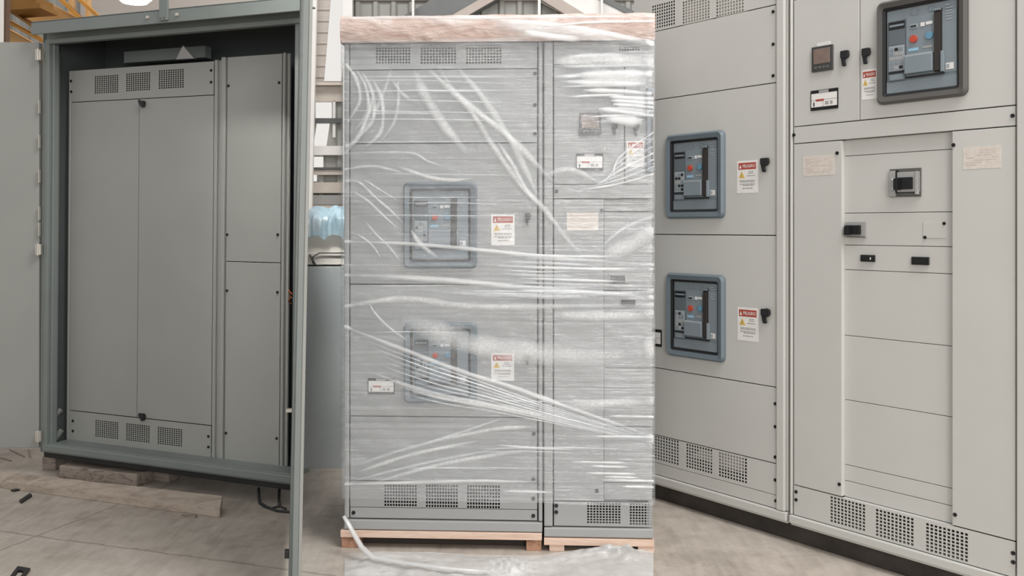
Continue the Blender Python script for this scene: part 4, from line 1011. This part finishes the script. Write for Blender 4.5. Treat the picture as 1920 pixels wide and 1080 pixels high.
# ================================================================== FAR SIDE of the gap: cabinet with sheeting on it
Yg = 5.95
gx0 = (568 - CX) / F * Yg; gx1 = -.86
gz1 = H + (YH - 500) / F * Yg; gz0 = H + (YH - 888) / F * Yg
G = rootat('storage_cabinet', (gx0, Yg, 0), 'plain blue-grey steel cabinet standing between the enclosure and the wrapped sections', 'cabinet')
mb = MB(); mb.box(0, gx1 - gx0, 0, .55, gz0, gz1); mb.build('body', 'far_cabinet', G, bevel=.004)
mb = MB(); mb.box(.02, gx1 - gx0 - .02, .03, .52, 0, gz0 - .001); mb.build('plinth', 'black_steel', G)
for px_, py_ in ((574, 692), (574, 740)):
    p = wpt(px_, py_, Yg); mb = MB(); mb.cyl((p.x - gx0, p.z), .008, -.006, 0, 10); mb.build('screw', 'zinc', G)
TR = rootat('tray', (gx0, Yg, gz1), 'cream shallow tray with dark wire handle on top of the blue-grey cabinet', 'tray')
tw = gx1 - gx0
mb = MB(); mb.box(.005, tw - .02, .02, .5, 0.001, .015); mb.box(.005, tw - .02, .02, .035, .001, .085); mb.box(.005, tw - .02, .485, .5, .001, .085); mb.box(.005, .02, .02, .5, .001, .085); mb.box(tw - .035, tw - .02, .02, .5, .001, .085)
mb.build('pan', 'far_cream', TR, bevel=.003)
mb = MB(); mb.tube([(.06, .012, .02), (.06, .008, .06), (.10, .006, .085), (.3, .006, .085)], .005, 6); mb.tube([(.04, .012, .075), (.075, .008, .012)], .006, 6); mb.build('wire_handle', 'steel_dark', TR, smooth=True)
BX = rootat('carton', (gx0 + .02, Yg + .04, gz1 + .0165), 'pale carton inside the tray under the blue plastic sheeting', 'carton')
mb = MB(); mb.box(.01, tw - .08, 0.01, .40, 0, .05, 1); mb.box(.0, tw - .07, -.0, .41, .05, .19, 0); mb.build('box', ['steel_dark', 'far_cream'], BX, bevel=.004); BX.children[0].data.materials[0] = MATS['far_cream']; BX.children[0].data.materials[1] = MATS['steel_dark']
mb = MB(); nu, nv = 50, 30; vs = []
for i in range(nu + 1):
    for j in range(nv + 1):
        s = i / nu; t = j / nv
        a = math.pi * t
        x = .0 + s * (tw - .06); top_ = .30 + .02 * noise.noise((s * 6, 1, 0))
        y = .20 - .23 * math.cos(a); dz = .0 + (.10 * (1 - s) if j < 8 else 0)
        low = .12 + .04 * noise.noise((s * 5, 5, 5)) - .10 * max(0, s - .45)
        z = low + (top_ - low) * (math.sin(a) ** .45 if 0 < t < 1 else 0)
        cr = noise.noise((s * 9, t * 7, 2)) * .018 + noise.noise((s * 22, t * 15, 8)) * .008
        vs.append((x, y - abs(cr) * 1.2, max(low - .02, z + cr)))
mb.add(vs, [(i * (nv + 1) + j, (i + 1) * (nv + 1) + j, (i + 1) * (nv + 1) + j + 1, i * (nv + 1) + j + 1) for i in range(nu) for j in range(nv)])
o = mb.build('plastic_sheeting', 'film_blue', smooth=True); o.location = (gx0 + .02, Yg + .03, gz1 + .07); tag(o, 'crumpled pale blue plastic sheeting draped over the carton on the cabinet', 'plastic sheeting')

# ================================================================== HALL
def setting(o): o['kind'] = 'structure'; return o
mb = MB(); mb.box(-16, 16, -9, 20, -.1, 0); setting(mb.build('floor', 'concrete_floor'))
YW = 16.0
mb = MB(); xs = -13.0; vs = []; pitch = .30
prof = []
x = xs
while x < 13:
    prof += [(x, 0), (x + .16, 0), (x + .20, -.05), (x + .26, -.05)]; x += pitch
vs = [(px_, YW + d, z) for z in (0, 8.5) for px_, d in prof]; n = len(prof)
mb.add(vs, [(i, i + 1, n + i + 1, n + i) for i in range(n - 1)]); mb.box(-13, 13, YW + .02, YW + .1, 0, 8.5)
setting(mb.build('wall_back', 'cladding'))
def pbeam(name, pa, pb, Y, wpx, dep_, mat, label=None, cat=None, kind=None, group=None):
    a = wpt(*pa, Y); b = wpt(*pb, Y); c = (a + b) / 2
    mb = MB(); mb.beam(a - c, b - c, wpx / F * Y, dep_); o = mb.build(name, mat, bevel=.0); o.location = c
    if kind: o['kind'] = kind
    else: tag(o, label, cat, group)
    return o
# roof rafters seen over the foam cover
pbeam('rafter', (1000, -75), (700, 103), 15.82, 62, .2, 'beam_grey', 'dark grey sloping roof rafter rising to the right above the pink foam', 'roof beam')
pbeam('roof_trim', (1020, -61), (705, 121), 15.72, 15, .1, 'beam_pink', 'narrow beige trim along the dark sloping rafter', 'roof trim')
pbeam('rafter', (935, -75), (1650, 306), 15.80, 62, .2, 'beam_white', 'white sloping roof rafter falling to the right above the pink foam', 'roof beam')
pbeam('roof_trim', (935, -60), (1560, 323), 15.70, 20, .1, 'beam_pink', 'narrow beige trim along the white sloping rafter', 'roof trim')
pbeam('roof_trim', (985, -77), (1640, 261), 15.71, 10, .1, 'beam_grey', 'dark narrow strip on the far side of the white rafter', 'roof trim')
for px_, w_, lab in ((653, 17, 'wide white wall column above the left end of the foam cover'), (775, 4, 'thin white wall post between the wide column and the dark rafter'), (1011, 5, 'thin white wall post between the two sloping rafters'), (1128, 4, 'thin white wall post right of the white rafter')):
    pbeam('wall_column', (px_, -60), (px_, 420), 15.6, w_, .12, 'beam_white', lab, 'column')
pbeam('wall_girt', (640, -2), (1226, -2), 15.94, 6, .06, 'girt_beige', 'long beige wall rail above the foam cover', 'wall rail')
# wall bay seen through the gap beside the enclosure
mb = MB(); Yb = 15.8; a = wpt(560, -40, Yb); b = wpt(660, 158, Yb); z = b.z; vs = []; prof = []
while z < a.z: prof += [(z, 0), (z + .09, 0), (z + .11, -.03), (z + .14, -.03)]; z += .185
vs = [(x_, Yb + d, zz_) for x_ in (a.x, b.x) for zz_, d in prof]; n = len(prof)
mb.add(vs, [(i, i + 1, n + i + 1, n + i) for i in range(n - 1)]); o = mb.build('cladding_panel', 'cladding_warm'); tag(o, 'beige horizontally ribbed sheet high up in the gap beside the enclosure', 'cladding panel')
def pane(px0, px1, y0, y1, Y, lab, slant=0):  # glowing panels added for the bright reflected bands
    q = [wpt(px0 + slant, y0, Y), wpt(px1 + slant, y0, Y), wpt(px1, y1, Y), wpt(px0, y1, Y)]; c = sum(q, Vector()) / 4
    mb = MB(); mb.prism([((p - c).x, (p - c).z) for p in reversed(q)], -.01, .01); o = mb.build('glow_panel', 'bright_band_glow'); o.location = c; tag(o, lab, 'glowing panel')
pane(608, 640, -20, 152, 15.74, 'tall slanting glowing panel standing in for a reflected band at the top of the gap', 14)
pane(592, 622, 192, 222, 15.93, 'upper small glowing panel under the ribbed sheet')
pane(588, 612, 232, 274, 15.93, 'tall narrow glowing panel below the dark bar', 6)
pane(582, 606, 294, 316, 15.93, 'glowing panel above the thin dark rail')
pane(582, 594, 328, 340, 15.93, 'smallest glowing panel, lowest in the gap')
for y0, y1, m, nm, Y, lab in ((155, 160, 'girt_beige', 'wall_rail', 15.72, 'pale rail under the ribbed sheet'), (161, 191, 'girt_beige', 'wall_beam', 15.9, 'wide beige beam under the ribbed sheet'), (222, 231, 'steel_dark', 'wall_rail', 15.86, 'dark rail across the bright panels'), (274, 291, 'beam_white', 'wall_beam', 15.9, 'white beam under the dark rail'),
                           (314, 318, 'steel_dark', 'wall_rail', 15.86, 'thin dark rail over the lowest panels'), (319, 328, 'girt_beige', 'wall_rail', 15.9, 'beige rail under the thin dark rail'), (342, 362, 'girt_beige', 'wall_beam', 15.9, 'lowest beige beam above the blue sheeting'), (366, 384, 'trim_grey', 'wall_beam', 15.9, 'grey beam directly above the blue sheeting'), (385, 470, 'girt_beige', 'wall_beam', 15.9, 'deep beige sill behind the blue sheeting')):
    pbeam(nm, (560, (y0 + y1) / 2), (662, (y0 + y1) / 2), Y, y1 - y0, .08, m, lab, 'wall rail' if 'rail' in nm else 'wall beam')
pbeam('mullion', (627, 190), (627, 258), 15.9, 5, .08, 'beam_white', 'short white mullion between the bright panels', 'mullion')
pbeam('wall_column', (590, -60), (579, 420), 15.6, 12, .08, 'beam_white', 'pale upright column right beside the open enclosure door', 'column')
# overhead crane at the far left
CR = rootat('overhead_crane', (0, 0, 0), 'orange-yellow overhead crane girders high behind the enclosure at the far left', 'crane')
cx_ = wpt(60, 30, 11.5); CR.location = cx_
def cpart(name, pa, pb, Y, w_, dep_, m):
    mb = MB(); a = wpt(*pa, Y) - cx_; b = wpt(*pb, Y) - cx_; mb.beam(a, b, w_ / F * Y, dep_); mb.build(name, m, CR)
cpart('girder', (-380, -222), (330, 158), 11.5, 46, .3, 'crane_tan')
cpart('girder', (-420, -174), (300, 226), 11.2, 24, .3, 'crane_tan')
cpart('girder_flange', (-420, -202), (260, 176), 11.0, 5, .3, 'crane_orange')
cpart('girder_flange', (10, 12), (75, 56), 10.9, 4, .3, 'crane_brown')
cpart('trolley', (14, 8), (84, 10), 10.8, 20, .4, 'crane_brown')
cpart('trolley', (28, 22), (92, 18), 10.7, 9, .4, 'crane_brown')
cpart('brace', (100, -14), (156, 38), 11.3, 6, .1, 'crane_orange'); cpart('brace', (135, -14), (188, 34), 11.3, 6, .1, 'crane_orange')
cpart('post', (136, -661), (136, 60), 11.6, 7, .1, 'crane_tan'); cpart('post', (166, -661), (166, 75), 11.6, 5, .1, 'crane_tan')
pbeam('steel_pole', (17, -200), (-3, 686), 10.3, 8, .08, 'rust_pole', 'rusty brown pole in front of the orange crane at the far left edge', 'pole')
pbeam('wall_column', (-2, -200), (-8, 690), 10.0, 12, .1, 'beam_white', 'pale column at the extreme left edge beside the rusty pole', 'column')
LM = rootat('high_bay_lamp', wpt(252, -2, 12.5), 'round glowing high bay lamp above the enclosure hood', 'lamp')
mb = MB(); k = 20
pr = [(.02, .26), (.08, .24), (.17, .08), (.22, .0)]
vs = [(r * math.cos(2 * math.pi * i / k), r * math.sin(2 * math.pi * i / k), z) for r, z in pr for i in range(k)]
mb.add(vs, [(a * k + i, a * k + (i + 1) % k, (a + 1) * k + (i + 1) % k, (a + 1) * k + i) for a in range(3) for i in range(k)]); mb.build('shade', 'beam_white', LM, smooth=True)
mb = MB(); vs = [(r * math.cos(2 * math.pi * i / k), r * math.sin(2 * math.pi * i / k), z) for r, z in ((.21, .0), (.16, -.05), (.02, -.08)) for i in range(k)]
mb.add(vs, [(a * k + i, a * k + (i + 1) % k, (a + 1) * k + (i + 1) % k, (a + 1) * k + i) for a in range(2) for i in range(k)]); mb.build('diffuser', 'lamp_glow', LM, smooth=True)
mb = MB(); mb.tube([(0, 0, .25), (0, 0, 8.5 - LM.location.z)], .015, 8); mb.build('hanging_rod', 'steel_dark', LM)
mb = MB(); mb.box(-13, 13, 9.5, 16.2, 8.5, 8.6); setting(mb.build('ceiling', 'cladding'))
mb = MB(); a = wpt(150, -60, 15.85); b = wpt(580, 60, 15.85); mb.box(a.x, b.x, 15.86, 15.96, b.z, 8.48); o = mb.build('cladding_panel', 'cladding_warm'); tag(o, 'plain warm grey wall sheet behind the top of the enclosure', 'cladding panel')

# ------------------------------------------------------------------ light, camera
w = bpy.data.worlds.new('hall_daylight'); S.world = w; w.use_nodes = True
bg = w.node_tree.nodes['Background']; bg.inputs[0].default_value = (1.0, 0.995, 0.985, 1); bg.inputs[1].default_value = 0.52
def area(name, loc, tgt, sx, sy, power, color=(1, .985, .965)):
    l = bpy.data.lights.new(name, 'AREA'); l.shape = 'RECTANGLE'; l.size = sx; l.size_y = sy; l.energy = power; l.color = color
    o = bpy.data.objects.new(name, l); COL.objects.link(o); o.location = loc
    o.rotation_euler = (Vector(tgt) - Vector(loc)).to_track_quat('-Z', 'Y').to_euler(); return o
area('ceiling_light', (2.9, 1.3, 6.5), (2.3, 2.6, 0), 3.0, 5.0, 520)
area('ceiling_light', (-2.5, 2.2, 6.5), (-2.3, 4.0, 0), 2.0, 4.0, 25)
area('gap_front_fill', (-0.6, -6.0, 3.6), (-1.1, 5.9, 1.3), 1.4, 1.6, 70, (1, .985, .965))  # added fill lamp behind the camera, brightens the gap
area('gate_daylight', (2.2, -6.5, 2.9), (1.6, 4.5, 1.4), 2.4, 4.0, 320, (1, .98, .96))
sp_ = area('gap_spot_fill', (-0.95, 3.3, 6.2), (-1.08, 5.9, 1.1), .4, .4, 5); sp_.data.spread = math.radians(20)  # added narrow spot, lifts the dark gap beside the enclosure
area('back_bay_light', (0, 10.5, 7.8), (0, 14, 3), 12, 2, 450)

cam = bpy.data.cameras.new('camera'); co = bpy.data.objects.new('camera', cam); COL.objects.link(co)
cam.sensor_fit = 'HORIZONTAL'; cam.sensor_width = 36; cam.lens = 36 * F / 1920
cam.shift_y = -(540 - YH) / 1920; co.location = (0, 0, H); co.rotation_euler = (math.pi / 2, 0, 0)
S.camera = co
S.view_settings.view_transform = 'Standard'; S.view_settings.look = 'None'; S.view_settings.gamma = 1.0; S.view_settings.use_curve_mapping = False
S.view_settings.exposure = 0.0
